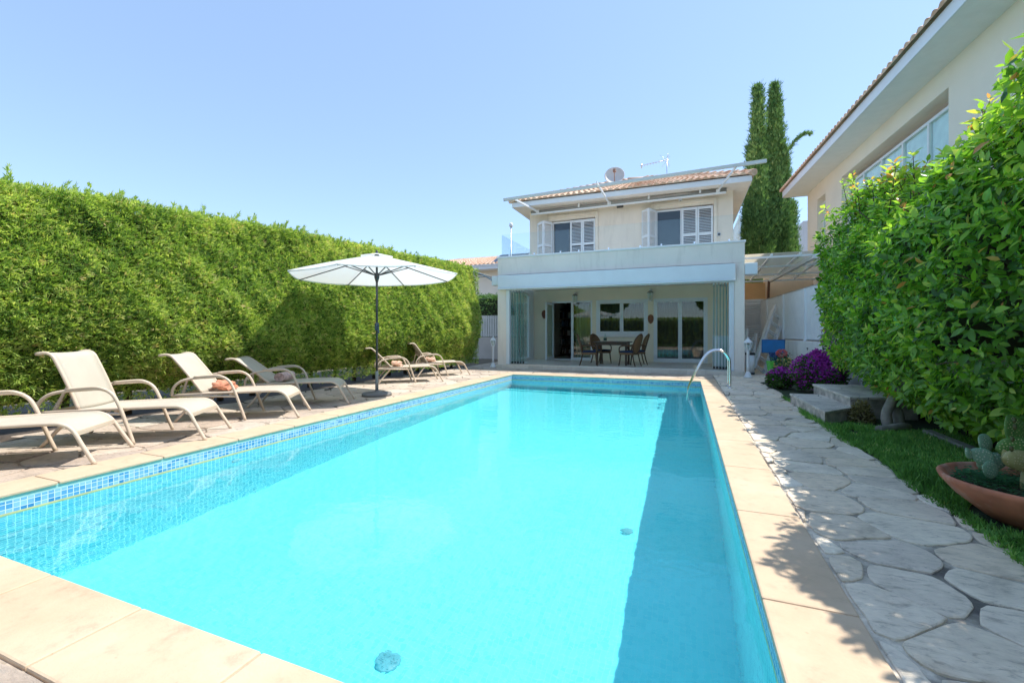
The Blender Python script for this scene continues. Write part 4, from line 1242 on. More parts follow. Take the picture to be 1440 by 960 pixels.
# ------------------------------------------------------------------ sun loungers
def sling_mat(name, col):
    m, nt, out = new_mat(name)
    v = coords(nt)
    wv = N(nt, 'TexWave', Scale=110, Distortion=0); nt.links.new(v, wv.inputs['Vector'])
    n1 = noise(nt, v, 3, 4)
    c = ramp(nt, n1, [(.3, tuple(x*.90 for x in col)), (.7, col)])
    c = mixc(nt, 1.0, c, ramp(nt, wv.outputs['Fac'], [(0, .93), (1, 1.0)]), 'MULTIPLY')
    d = principled(nt, None, c, .75, bump(nt, wv.outputs['Fac'], .15, .002))
    t = N(nt, 'BsdfTranslucent'); nt.links.new(c, t.inputs[0])
    mx = N(nt, 'MixShader'); mx.inputs[0].default_value = .12
    nt.links.new(d.outputs[0], mx.inputs[1]); nt.links.new(t.outputs[0], mx.inputs[2]); nt.links.new(mx.outputs[0], out.inputs[0])
    return m
M_SLING = sling_mat('taupe_sling', (.62, .565, .46))
M_FRAME = plain('beige_powder_coat', (.64, .52, .40), .4, .06, 6, .03)

def sun_lounger(x, y, rz, ang, label):
    """origin under the front feet; the head lies toward -x"""
    t = thing('sun_lounger', label, 'sun lounger', (x, y, 0), rz, 'beige sun loungers along the hedge side of the pool')
    hw = .272
    for s in (-1, 1):
        yy = s*hw
        m = MB()
        m.tube(smooth_path([(.02, yy*1.08, 0), (-.07, yy*1.04, .16), (-.14, yy, .285), (-.21, yy, .338), (-.32, yy, .352), (-.75, yy, .345), (-1.18, yy, .335), (-1.42, yy, .325)], 6), .0165, 10)
        m.build('side_rail', M_FRAME, t)
        ya = s*(hw+.055)
        m = MB()
        m.tube(smooth_path([(-.60, ya*1.03, 0), (-.67, ya, .20), (-.74, ya, .40), (-.80, ya, .505), (-.89, ya, .55), (-1.02, ya, .548), (-1.20, ya, .535), (-1.33, ya, .50), (-1.41, ya, .42), (-1.43, ya*.96, .325)], 6), .0165, 10)
        o = m.build('arm_rail', M_FRAME, t)
        m = MB(); m.tube(smooth_path([(-.83, ya, .537), (-.91, ya, .567), (-1.02, ya, .566), (-1.18, ya, .553)], 4), .021, 10, flat=.55); m.build('arm_pad', M_FRAME, o)
        m = MB(); m.tube(smooth_path([(-1.12, yy, .33), (-1.24, yy*1.06, .20), (-1.40, yy*1.15, 0)], 5), .0165, 10); m.build('rear_leg', M_FRAME, t)
        m = MB(); m.tube([(-1.43, ya*.96, .325), (-.71, ya*.99, .30)], .014, 8); m.build('lower_rail', M_FRAME, t)
    for xx, zz in ((-.125, .262), (-.80, .318), (-1.38, .318)):
        m = MB(); m.bar((xx, -hw, zz), (xx, hw, zz), .022, .04); m.build('cross_bar', M_FRAME, t)
    # seat sling
    prof = [(-.115, .262), (-.15, .305), (-.21, .348), (-.32, .366), (-.55, .355), (-.80, .348), (-1.0, .348), (-1.13, .352)]
    P = [[(p.x, yv, p.z - .012*(1-(yv/hw)**2)) for yv in np.linspace(-hw+.006, hw-.006, 7)] for p in smooth_path([(a, 0, b) for a, b in prof], 4)]
    m = MB(); m.sheet(P); m.build('seat_sling', M_SLING, t, solid=.006)
    # backrest
    hx, hz = -1.12, .350
    ca, sa = math.cos(R(ang)), math.sin(R(ang))
    bp = [(hx, hz)]; cur = hx, hz
    for k in range(22):
        f = (k + .5) / 22
        a_ = ang + 5 - 8*f if f < .76 else ang - 1 - (ang + 8)*min(1, (f - .76)/.16)
        cur = cur[0] - .0325*math.cos(R(a_)), cur[1] + .0325*math.sin(R(a_))
        bp.append(cur)
    path = [Vector((a, 0, b)) for a, b in bp]
    for s in (-1, 1):
        m = MB(); m.tube([(p.x, s*(hw-.005), p.z) for p in path], .0165, 10); m.build('back_rail', M_FRAME, t)
    P = [[(p.x+.008*sa, yv, p.z+.008*ca-.010*(1-(yv/hw)**2)) for yv in np.linspace(-hw+.01, hw-.01, 7)] for p in path]
    m = MB(); m.sheet(P); m.build('back_sling', M_SLING, t, solid=.006)
    q = path[int(len(path)*.42)]
    m = MB()
    for s in (-1, 1):
        m.bar((q.x, s*(hw-.05), q.z-.02), (-1.36, s*(hw-.05), .33), .016, .022)
        for k in range(4):
            f = .55+.1*k; c = Vector((q.x, s*(hw-.05), q.z-.02)).lerp(Vector((-1.36, s*(hw-.05), .33)), f); m.box((c.x-.012, c.y-.01, c.z-.03), (c.x+.012, c.y+.01, c.z))
    m.bar((-1.36, -hw+.05, .33), (-1.36, hw-.05, .33), .018, .018)
    m.build('back_strut', M_FRAME, t)
    return t
LOUNGERS = [(-4.80, 2.37, 38, 50, 'beige sling lounger nearest the camera, its back cut off by the photo edge'),
            (-4.76, 3.29, 32, 66, 'beige sling lounger with a bare seat and steep back, second from the camera'),
            (-4.87, 4.56, 33, 52, 'beige sling lounger holding an orange towel'),
            (-5.02, 5.64, 33.5, 37, 'beige sling lounger holding a rolled pale pink towel'),
            (-5.36, 8.95, 43, 44, 'beige sling lounger just behind the parasol pole'),
            (-5.54, 10.58, 49, 54, 'beige sling lounger farthest from the camera, with the most upright back')]
for x, y, a, b, lab in LOUNGERS: sun_lounger(x, y, R(a), b, lab)

def towel(x, y, z, rz, col, label, kind):
    t = thing('towel', label, 'towel', (x, y, z), rz, 'towels on the loungers')
    rr = random.Random(int(x*100))
    m = MB(); n, k = 22, 26
    if kind == 'roll':
        P = [[(.075*math.cos(a)*(1+.06*math.sin(3*a+i*.5)), -.18+.36*i/n, .07+.068*math.sin(a)*(1+.05*math.sin(4*a+i*.7))) for a in [2*math.pi*j/k for j in range(k+1)]] for i in range(n+1)]
        m.sheet(P); m.build('roll', plain('towel_cotton', col, .95, .25, 24, .9, 180), t)
        for e in (-.181, .181):
            m = MB()
            P = [[(.075*q*math.cos(a+q*4), e*(1-.03*(1-q)), .07+.068*q*math.sin(a+q*4)) for a in [2*math.pi*j/k for j in range(k+1)]] for q in (0.02, .3, .5, .7, 1.0)]
            m.sheet(P)
            m.build('rolled_end', plain('towel_end', tuple(c*.8 for c in col), .95, .4, 30, .9, 180), t)
    else:
        P = []
        for i in range(n+1):
            row = []
            for j in range(k+1):
                u, v = 2*i/n-1, 2*math.pi*j/k
                r = math.sqrt(max(0, 1-abs(u)**2.6))
                wob = 1 + .22*math.sin(3*v+2.2*u) + .14*math.sin(7*v-5*u) + .10*math.sin(11*u+2*v)
                row.append((.10*r*math.cos(v)*wob, .185*u, max(.0, .058+.062*r*math.sin(v)*wob)))
            P.append(row)
        m.sheet(P); m.build('fold', plain('towel_cotton', col, .95, .25, 24, .9, 180), t)
        m = MB()
        P = [[(.075+.03*math.sin(i*.5)+.04*j/6, .15-.30*i/n, .012+.03*(1-j/6)+.012*math.sin(i*.8)) for j in range(7)] for i in range(n+1)]
        m.sheet(P); m.build('loose_edge', plain('towel_edge', tuple(c*.92 for c in col), .95, .3, 24, .9, 180), t, solid=.008)
    return t
def on_lounger(i, u, v=0):
    x, y, a = LOUNGERS[i][:3]; a = R(a)
    return x + u*math.cos(a) - v*math.sin(a), y + u*math.sin(a) + v*math.cos(a)
OR, PK, PE = (.66, .28, .17), (.66, .46, .42), (.70, .44, .32)
for i, u, c, lab, kd, r_ in ((2, -.98, OR, 'crumpled orange towel on the lounger beside the steep bare one', 'fold', 10), (3, -.97, PK, 'rolled pale pink towel on the lounger next to the parasol base', 'roll', -12),
                         (4, -.98, PE, 'peach towel on the lounger just behind the parasol pole', 'fold', 0), (5, -.98, PE, 'peach towel on the farthest lounger', 'fold', 15)):
    x, y = on_lounger(i, u)
    towel(x, y, .355, R(LOUNGERS[i][2]+r_), c, lab, kd)

# ------------------------------------------------------------------ parasol
pa = thing('parasol', 'large open white octagonal parasol on a dark pole beside the pool', 'parasol', (-5.08, 6.36, 0))
M_CANOPY = curtain_mat('white_canvas', (.85, .845, .83), .42)
M_POLE = plain('charcoal_pole', (.045, .05, .055), .4, .2)
RZ0, RZ1, RR = 2.10, 2.47, 1.44
def canopy_pt(k, f, sag=.035):
    """k: angle index (fractional between ribs), f: 0 hub..1 rim"""
    a0 = 2*math.pi*math.floor(k)/8 + R(22.5-6); a1 = a0 + 2*math.pi/8
    u = k - math.floor(k)
    P0 = Vector((math.cos(a0), math.sin(a0), 0)); P1 = Vector((math.cos(a1), math.sin(a1), 0))
    p = P0.lerp(P1, u)*RR*f
    z = RZ1 - (RZ1-RZ0)*(f**1.12) - sag*f*4*u*(1-u)*.6
    z += .035*f*(p.x*.93+p.y*.368)/RR
    return Vector((p.x, p.y, z))
m = MB(); nk = 64
m.sheet([[canopy_pt(8*j/nk % 8 if j < nk else 0, f) for j in range(nk+1)] for f in np.linspace(.14, 1, 10)], smooth=False)
m.build('canopy', M_CANOPY, pa)
m = MB(); m.sheet([[canopy_pt(8*j/nk % 8 if j < nk else 0, f) + Vector((0, 0, .035)) for j in range(nk+1)] for f in (.001, .08, .16, .20)], smooth=False); m.build('vent', M_CANOPY, pa)
m = MB()
m.sheet([[canopy_pt(8*j/nk % 8 if j < nk else 0, 1.0) + Vector((0, 0, -dz)) for j in range(nk+1)] for dz in (.001, .018)], smooth=False); m.build('hem', M_CANOPY, pa)
for k in range(8):
    m = MB(); m.bar(canopy_pt(k, .03) - Vector((0, 0, .03)), canopy_pt(k, .995) - Vector((0, 0, .02)), .011, .016)
    rb = m.build('rib', M_POLE, pa)
    m = MB(); a = canopy_pt(k, .42) - Vector((0, 0, .035)); m.bar(a, (a.x*.09, a.y*.09, 2.12), .012, .016); m.build('strut', M_POLE, rb)
m = MB(); m.lathe([(.019, .38), (.019, 2.44)], 16); m.build('pole', M_POLE, pa)
m = MB(); m.lathe([(.022, 2.0), (.045, 2.08), (.045, 2.14), (.025, 2.16)], 16); m.build('runner', M_POLE, pa)
m = MB(); m.lathe([(.04, 2.38), (.045, 2.46), (.02, 2.50), (.025, 2.53), (0, 2.56)], 16); m.build('hub', M_POLE, pa)
m = MB(); m.lathe([(.028, .05), (.028, .42), (.022, .43)], 16); m.build('sleeve', plain('grey_sleeve', (.30, .31, .31), .5), pa)
m = MB(); m.lathe([(.255, 0), (.255, .035), (.24, .05), (.06, .065), (.04, .085), (.03, .09)], 40); m.build('base', plain('grey_concrete_base', (.17, .165, .16), .8, .2, 12, .3), pa)
m = MB(); m.lathe([(.03, 1.14), (.036, 1.17), (.036, 1.25), (.03, 1.28)], 16); m.tube([(.03, -.02, 1.2), (.075, -.05, 1.2), (.08, -.055, 1.14)], .010, 8); m.lathe([(.014, 1.09), (.016, 1.14)], 10, (.08, -.055, 0)); m.build('crank', plain('blue_grey_crank', (.06, .09, .13), .4), pa)

# ------------------------------------------------------------------ terrace table, wicker chairs
M_WICK = plain('brown_wicker', (.10, .055, .025), .55, .45, 60, .8, 160)
M_WICK2 = plain('tan_wicker', (.20, .115, .05), .55, .4, 60, .8, 160)
M_NAVY = plain('navy_cushion', (.012, .03, .085), .8, .2, 20)
def wicker_chair(x, y, rz, label):
    t = thing('wicker_chair', label, 'chair', (x, y, TZ), rz, 'oval backed wicker chairs round the terrace table')
    t.scale = (.92, .92, .95)
    # faces +x; oval back at -x
    P = []
    for i in range(13):
        v = -1+2*i/12; row = []
        for j in range(13):
            u = -1+2*j/12
            r = math.sqrt(max(0, 1-v*v)); yy = .235*r*u
            row.append((-.24-.10*(v+1)*.9 + .05*u*u, yy, .70+.30*v))
        P.append(row)
    m = MB(); m.sheet(P); m.build('backrest', M_WICK2, t, solid=.03)
    m = MB(); m.tube([(-.24-.09*(math.sin(a)+1)+.05*math.cos(a)**2, .245*math.cos(a), .70+.31*math.sin(a)) for a in [2*math.pi*k/32 for k in range(32)]], .022, 8, closed=True); m.build('back_frame', M_WICK, t)
    m = MB(); m.box((-.25, -.24, .36), (.25, .24, .425)); m.build('seat', M_WICK2, t, bevel=.03)
    m = MB(); m.box((-.22, -.22, .427), (.24, .22, .485)); m.build('cushion', M_NAVY, t, bevel=.025)
    for a, b, k in ((.21, .20, .05), (.21, -.20, .05), (-.22, .19, -.10), (-.22, -.19, -.10)):
        m = MB(); m.tube([(a, b, .37), (a+k*.4, b*1.05, .18), (a+k, b*1.1, 0)], [.022, .02, .016], 8); m.build('leg', M_WICK, t)
    for s in (-1, 1):
        m = MB(); m.tube(smooth_path([(-.28, .22*s, .62), (-.12, .27*s, .65), (.10, .28*s, .64), (.22, .26*s, .58), (.23, .24*s, .42)], 5), .02, 8); m.build('arm', M_WICK, t)
for x, y, a, lab in ((-2.80, 13.55, 12, 'wicker chair with navy cushion at the front left of the table'), (-2.62, 14.65, -32, 'wicker chair turned to the table at its back left'),
                     (-1.62, 13.75, 158, 'wicker chair with its oval back toward the pool at the front right of the table'), (-1.48, 14.45, 200, 'wicker chair at the back right of the table')):
    wicker_chair(x, y, R(a), lab)
tb = thing('terrace_table', 'dark rectangular terrace table between the wicker chairs', 'table', (-2.16, 14.1, TZ))
m = MB(); m.box((-.55, -.42, .70), (.55, .42, .735)); m.build('tabletop', M_WOOD, tb, bevel=.008)
for a in (-1, 1):
    for b in (-1, 1):
        m = MB(); m.box((a*.44-.03, b*.33-.03, 0), (a*.44+.03, b*.33+.03, .699)); m.build('leg', M_WOOD, tb)
m = MB(); m.box((-.46, -.34, .62), (.46, .34, .698)); m.build('apron', M_WOOD, tb)
bt = thing('table_bottle', 'small clear bottle with dark label on the terrace table', 'bottle', (-2.38, 13.95, TZ+.7365))
m = MB(); m.lathe([(.045, 0), (.05, .02), (.05, .13), (.02, .18), (.018, .24), (0, .245)], 16); m.build('bottle_glass', M_GLASS, bt)
m = MB(); m.lathe([(.052, .03), (.052, .11)], 16); m.build('sticker', plain('dark_green_print', (.03, .07, .05), .5), bt)

wc = thing('white_cabinet', 'white low cabinet behind the folded glass at the right end of the terrace', 'cabinet', (.72, 13.95, TZ))
m = MB(); m.box((-.02, 0, .03), (.42, .45, .92)); m.build('body', M_WHITE, wc, bevel=.01)
for k in (0, 1):
    m = MB(); m.box((.0+.205*k, -.018, .06), (.195+.205*k, -.001, .89)); o = m.build('door', M_WHITE_ALU, wc, bevel=.005)
    m = MB(); m.box((.165+.06*k-.006, -.035, .5), (.165+.06*k+.006, -.019, .6)); m.build('handle', M_METAL, o)
# ------------------------------------------------------------------ plant materials
M_CONIFER = foliage('conifer_spray', [(0, (.05, .11, .03)), (.26, (.18, .30, .06)), (.55, (.42, .54, .12)), (.85, (.66, .70, .25)), (1, (.66, .50, .26))], .46, .6, .25)
M_CYPRESS = foliage('cypress_spray', [(0, (0.062, 0.146, 0.054)), (.5, (0.174, 0.331, 0.107)), (.85, (0.367, 0.524, 0.174)), (1, (0.583, 0.660, 0.271))], .2, .65, .2)
M_PHOT = foliage('glossy_leaf', [(0, (.04, .12, .02)), (.35, (.15, .33, .04)), (.62, (.29, .52, .06)), (.82, (.48, .66, .09)), (.93, (.60, .66, .14)), (.97, (.66, .28, .10)), (1, (.72, .34, .16))], .48, .30, .55, 1.45)
M_BOUG = foliage('bougainvillea_bract', [(0, (.04, .09, .025)), (.38, (.10, .19, .05)), (.42, (.30, .03, .34)), (.75, (.52, .06, .55)), (1, (.66, .16, .64))], .35, .6, .2, 1.2)
M_GRASS = foliage('grass_blade', [(0, (0.058, 0.155, 0.032)), (.5, (0.145, 0.356, 0.072)), (.85, (0.292, 0.518, 0.114)), (1, (0.750, 0.745, 0.324))], .25, .5, .3)
M_SUCC = foliage('yellow_succulent', [(0, (.10, .10, .04)), (.5, (.24, .21, .08)), (1, (.38, .32, .16))], .2, .5, .3)
M_COVER = foliage('ground_cover', [(0, (0.019, 0.080, 0.035)), (.6, (0.048, 0.176, 0.072)), (1, (0.112, 0.272, 0.096))], .25, .45, .4)
M_BARK = plain('grey_bark', (.34, .31, .27), .9, .4, 9, .9, 35)
M_BARK_D = plain('brown_bark', (.07, .045, .028), .9, .4, 9, .9, 35)

def fnoise(P, s, seed=0.0):
    """cheap smooth noise on points, about -1..1"""
    o = np.zeros(len(P)); a = 1.0
    for k in range(4):
        r_ = np.random.default_rng(int(seed*10)+k*17+3)
        for _ in range(3):
            d = r_.normal(size=3); ph = r_.uniform(0, 6.28)
            o += a*np.sin((P @ d)*s*(1.9**k) + ph)
        a *= .62
    return o/4.0

def sstep(a, b, x):
    t = np.clip((x-a)/(b-a), 0, 1); return t*t*(3-2*t)

# ------------------------------------------------------------------ clipped conifer hedge along the left side
HY0, HY1 = -2.5, 13.0
def h_top(y): return 2.945 + .040*np.maximum(y-6.1, 0) - .075*np.maximum(6.1-y, 0)
def h_face(y, z):
    P = np.stack([y, z, y*0], 1)
    return -6.84 + .34*sstep(.1, 1.15, z) - .34*sstep(1.3, 3.4, z) + .30*sstep(7.5, 13, y) + .055*fnoise(P, 1.3, 1) + .050*fnoise(P, 4.6, 2)
hedge = thing('conifer_hedge', 'tall clipped green conifer hedge along the lounger side of the pool', 'hedge')
Ps, Ds, Ts, Ls = [], [], [], []
def add_face(n):
    y = rng.uniform(HY0, HY1, n); z = .10 + rng.random(n)**.92*(h_top(y)-.05)
    keep = ~((z < .34) & (rng.random(n) < .6))
    y, z = y[keep], z[keep]; n = len(y)
    dep = rng.exponential(.048, n)
    x = h_face(y, z) - dep
    D = unit(np.stack([rng.normal(.62, .4, n), rng.normal(.16, .5, n), rng.normal(.42, .5, n)], 1))
    P = np.stack([x, y, z], 1)
    cl = fnoise(P*np.array([0, 1, 1]), 1.1, 5)*.16 + fnoise(P*np.array([0, 1, 1]), 6, 6)*.14
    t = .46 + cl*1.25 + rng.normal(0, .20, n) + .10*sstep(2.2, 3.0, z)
    br = (fnoise(P*np.array([0, 1, 1]), 2.2, 9) > .72) & (z < 1.1)
    t = np.where(rng.random(n) < .012, 1.0, t); t = np.where(br & (rng.random(n) < .4), .99, t)
    return P, D, np.clip(t, 0, 1), rng.uniform(.055, .105, n)
def add_top(n):
    y = rng.uniform(HY0, HY1, n); x = rng.uniform(-8.4, -6.88, n)
    P = np.stack([x, y, h_top(y) + .07*fnoise(np.stack([x, y, x*0], 1), 2.5, 3) + rng.normal(0, .03, n)], 1)
    D = unit(np.stack([rng.normal(.1, .5, n), rng.normal(.1, .5, n), rng.normal(.9, .3, n)], 1))
    return P, D, np.clip(rng.normal(.60, .15, n), 0, .95), rng.uniform(.06, .12, n)
def add_end(n):
    x = rng.uniform(-8.3, -6.35, n); z = rng.uniform(.1, 3.2, n)
    P = np.stack([x, HY1 + .10*fnoise(np.stack([x, z, x*0], 1), 2, 4) + .06*sstep(.1, 1.5, z) - rng.exponential(.05, n), z], 1)
    D = unit(np.stack([rng.normal(.2, .5, n), rng.normal(.7, .4, n), rng.normal(.4, .5, n)], 1))
    return P, D, np.clip(rng.normal(.42, .18, n), 0, .95), rng.uniform(.06, .11, n)
for fn_, n in ((add_face, 165000), (add_top, 26000), (add_end, 12000)):
    P, D, t, l = fn_(n); Ps.append(P); Ds.append(D); Ts.append(t); Ls.append(l)
# untrimmed shoots standing out of the top edge, in ragged groups
ny_ = 620
yy = np.sort(rng.uniform(HY0, HY1, ny_)); yy = yy[(fnoise(np.stack([yy, yy*0, yy*0], 1), 1.6, 8) > -.75)]
for y0 in yy:
    x0 = rng.uniform(-7.35, -6.86); L0 = .05+.24*rng.random()**2.2
    ax = unit(np.array([[rng.normal(.1, .2), rng.normal(.35, .3), 1.0]]))[0]
    n = int(10 + L0*90)
    s = rng.random(n)
    P = np.array([x0, y0, h_top(y0)-.03]) + ax*(s*L0)[:, None]
    sd = unit(rng.normal(size=(n, 3)))
    Ps.append(P + sd*.012); Ds.append(unit(ax*1.1 + sd*.75*(1-s*.5)[:, None])); Ts.append(np.clip(rng.normal(.55, .12, n), 0, .95)); Ls.append(rng.uniform(.045, .09, n))
P, D, T, L = map(np.concatenate, (Ps, Ds, Ts, Ls))
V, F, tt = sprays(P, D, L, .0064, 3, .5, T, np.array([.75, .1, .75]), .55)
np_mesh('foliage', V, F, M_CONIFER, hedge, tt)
# solid dark body, its colour standing in for shade between the sprays
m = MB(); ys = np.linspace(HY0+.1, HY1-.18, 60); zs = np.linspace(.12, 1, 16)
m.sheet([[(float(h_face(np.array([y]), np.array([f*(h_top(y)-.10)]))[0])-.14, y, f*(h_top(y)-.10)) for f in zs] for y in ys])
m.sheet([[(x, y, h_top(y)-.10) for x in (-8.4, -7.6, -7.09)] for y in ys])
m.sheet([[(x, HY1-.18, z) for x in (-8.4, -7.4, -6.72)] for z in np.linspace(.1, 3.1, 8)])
m.build('dark_core', plain('hedge_gap_shade', (.06, .06, .025), .95, .5, 12, .9, 30), hedge)
for i in range(24):
    y = HY0+.4+i*.64; m = MB(); m.tube([(-7.12+.05*math.sin(i*3), y, -.05), (-7.15, y+.05, .5), (-7.25, y, 1.0)], [.05, .04, .03], 8); m.build('trunk', M_BARK_D, hedge)

leafy_late = []
# dark hedge and slat fence at the end of the left passage
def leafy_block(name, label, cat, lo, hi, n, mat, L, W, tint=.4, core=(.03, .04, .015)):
    t = thing(name, label, cat)
    lo, hi = np.array(lo), np.array(hi)
    u = rng.random((n, 3)); ax = rng.integers(0, 3, n); sd = rng.integers(0, 2, n)
    u[np.arange(n), ax] = sd
    P = lo + u*(hi-lo) + rng.normal(0, .05, (n, 3))
    D = unit((u-.5)*1.4 + rng.normal(0, .5, (n, 3)) + np.array([0, 0, .4]))
    V, F, tt = sprays(P, D, rng.uniform(L*.7, L*1.3, n), W, 3, .6, np.clip(rng.normal(tint, .16, n), 0, 1))
    np_mesh('foliage', V, F, mat, t, tt)
    m = MB(); m.box(tuple(lo+.08), tuple(hi-.08)); m.build('dark_core', plain('core_dark', core, .95, .4, 10), t)  # solid dark box inside, so the gaps between sprays look dark
    return t
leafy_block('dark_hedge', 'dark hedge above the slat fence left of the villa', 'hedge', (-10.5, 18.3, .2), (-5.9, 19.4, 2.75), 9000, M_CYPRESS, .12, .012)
lw = MB(); lw.box((-9, 17.5, -.05), (-5.62, 17.7, .92)); tag(lw.build('low_wall', plain('pale_low_wall', (.52, .47, .43), .85, .1, 2)), 'low pale wall under the slat fence left of the villa', 'wall')
lf = thing('slat_fence', 'pale vertical slat fence on the low wall left of the villa', 'fence')
m = MB()
for i in range(30): m.box((-9+i*.112, 17.56, .94), (-9+i*.112+.09, 17.58, 1.86))
m.build('slat_panel', plain('pale_slat', (.60, .60, .58), .6, .08), lf)
m = MB(); m.box((-9, 17.59, 1.0), (-5.62, 17.63, 1.05)); m.build('rail', M_METAL, lf)
m = MB(); m.box((-9, 17.59, 1.74), (-5.62, 17.63, 1.79)); m.build('rail', M_METAL, lf)

# arched carport behind the hedge end
ac = thing('arched_carport', 'grey arched carport roof between the hedge end and the villa', 'carport')
Rr = 2.6
def arcp(a, y, r=Rr): return (-5.72 - Rr + r*math.cos(a), y, .95 + r*math.sin(a))
m = MB(); m.sheet([[arcp(R(a), y, Rr+.03) for a in range(10, 92, 6)] for y in (15.2, 16.4, 17.4)]); m.build('roof_sheet', M_POLY, ac)
for y in (15.2, 15.9, 16.65, 17.4):
    m = MB(); m.tube([arcp(R(a), y) for a in range(8, 94, 5)], .028, 8); m.build('arched_rib', plain('grey_green_metal', (.30, .34, .34), .5), ac)
for a in (14, 34, 56, 80):
    m = MB(); m.tube([arcp(R(a), 15.15, Rr-.02), arcp(R(a), 17.45, Rr-.02)], .02, 8); m.build('purlin', M_METAL, ac)
for y in (15.2, 17.4):
    m = MB(); m.tube([(-5.70, y, -.05), arcp(R(8), y)], .035, 8); m.build('post', M_METAL, ac)

# ------------------------------------------------------------------ house beyond the hedge and building far right
lh = thing('distant_house', 'low house with terracotta roof and solar panel beyond the hedge left of the villa', 'house', (0, 0, 0))
m = MB(); m.box((-20.5, 27.6, -.05), (-9.4, 36, 5.35)); m.build('wall', M_NB, lh)
m = MB(); m.box((-21.2, 26.7, 5.35), (-8.8, 36.6, 5.62)); m.build('fascia', M_WHITE, lh)
m = MB(); barrel_tiles(m, (-21.3, 26.6, 5.62), (-8.7, 26.6, 5.62), (-17.5, 31.5, 7.0), (-12.3, 31.5, 7.0), pitch=.3, amp=.06)
m._add([(-8.7, 26.6, 5.62), (-8.7, 36.7, 5.62), (-12.3, 31.5, 7.0)], [(0, 1, 2)]); m._add([(-21.3, 26.6, 5.62), (-17.5, 31.5, 7.0), (-21.3, 36.7, 5.62)], [(0, 1, 2)])
m.build('roof', M_TILE, lh)
sp = thing('solar_panel', 'dark solar panel on the terracotta roof beyond the hedge', 'solar panel', (-11.1, 28.3, 6.22), R(0))
Ms = Matrix.Rotation(R(26), 4, 'X')
m = MB(); m.box((-1.3, -1.0, 0), (1.0, .9, .07), Ms); m.build('frame', M_METAL, sp)
m = MB(); m.box((-1.25, -.95, .0725), (.95, .85, .08), Ms); m.build('pane', plain('dark_cells', (.012, .018, .035), .12, .1), sp)

fb = thing('white_building', 'white building with one small dark window far behind the cypresses', 'building', (0, 0, 0))
m = MB(); m.box((9.2, 44, 0), (20, 52, 10.6)); m.box((12, 43.2, 10.6), (19, 50, 11.2)); m.build('wall', plain('far_white_wall', (.66, .66, .66), .85, .05, .5), fb)
for x, z in ((11.0, 8.3), (13.6, 8.3), (16, 8.3), (11, 5.0), (13.6, 5.0)):
    m = MB(); m.box((x-.3, 43.93, z), (x+.45, 43.995, z+1.1)); f_ = m.build('window', M_WHITE, fb)
    m = MB(); m.box((x-.24, 43.90, z+.06), (x+.39, 43.925, z+1.04)); m.build('pane', plain('far_dark_pane', (.03, .04, .05), .15), f_)

# ------------------------------------------------------------------ cypresses
def cypress(x, y, h, r, label, tips):
    t = thing('cypress_tree', label, 'tree', (x, y, 0), 0, 'cypresses behind the villa')
    n = 30000
    z = h*(1-rng.random(n)**1.15*.97)
    z = rng.uniform(.3, h, n)
    f = z/h
    env = r*np.minimum(1, (.62+.75*f))*np.clip((1-f)/.62, 0, 1)**1.0
    a = rng.uniform(0, 2*math.pi, n)
    lob = 1 + .16*np.sin(a*3+z*.9) + .12*np.sin(a*5-z*1.7+1)
    P0 = np.stack([np.cos(a)*env, np.sin(a)*env, z], 1)
    lob += .26*fnoise(P0*np.array([1, 1, .45]), 3.2, 12)
    rad = env*lob*(1-rng.random(n)**2*.35)
    P = np.stack([np.cos(a)*rad, np.sin(a)*rad, z + .0], 1)
    # extra leader spires
    for (tx, ty, th, tr) in tips:
        k = 2600; zz = rng.uniform(.55, 1, k)*th; ff = (zz/th-.55)/.45
        aa = rng.uniform(0, 6.283, k); rr = tr*(1-ff)**.7*(.6+.4*rng.random(k))
        P = np.concatenate([P, np.stack([tx+np.cos(aa)*rr, ty+np.sin(aa)*rr, zz], 1)])
    n = len(P)
    rd = unit(P*np.array([1, 1, 0]))
    D = unit(rd*.42 + np.array([0, 0, 1.0]) + rng.normal(0, .28, (n, 3)))
    tint = np.clip(.45 + .22*fnoise(P*np.array([1, 1, .4]), 2.4, 13) + rng.normal(0, .16, n), 0, 1)
    V, F, tt = sprays(P + rd*(rng.random(n)**8*.22)[:, None], D, rng.uniform(.10, .24, n)*(1+(rng.random(n) < .05)*.8), .013, 3, .38, tint, unit(rd + np.array([.3, .1, .5])), .5)
    np_mesh('crown', V, F, M_CYPRESS, t, tt)
    m = MB(); m.lathe([(r*.45, .3), (r*.62, h*.25), (r*.55, h*.55), (r*.25, h*.8), (0, h*.93)], 14); m.build('crown_core', plain('cypress_core_dark', (.02, .028, .012), .95, .4, 6), t)  # solid dark core filling the crown behind the sprays
    m = MB(); m.tube([(0, 0, -.1), (.02, 0, 1.2)], [.17, .12], 10); m.build('trunk', M_BARK_D, t)
    return t
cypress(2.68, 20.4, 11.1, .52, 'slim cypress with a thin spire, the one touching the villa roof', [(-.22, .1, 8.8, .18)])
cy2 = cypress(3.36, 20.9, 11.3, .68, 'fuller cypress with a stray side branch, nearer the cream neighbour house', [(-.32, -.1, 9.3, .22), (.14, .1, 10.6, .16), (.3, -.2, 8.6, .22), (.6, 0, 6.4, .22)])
k = 260; s = rng.random(k)
P = np.stack([.45+.75*s, 0*s-.1, 8.55+.55*np.sin(s*2.0)], 1) + rng.normal(0, .03, (k, 3))
V, F, tt = sprays(P, unit(np.stack([.9+0*s, rng.normal(0, .4, k), rng.normal(.1, .5, k)], 1)), rng.uniform(.08, .2, k), .012, 3, .5, np.clip(rng.normal(.45, .15, k), 0, 1))
np_mesh('side_branch', V, F, M_CYPRESS, cy2, tt)
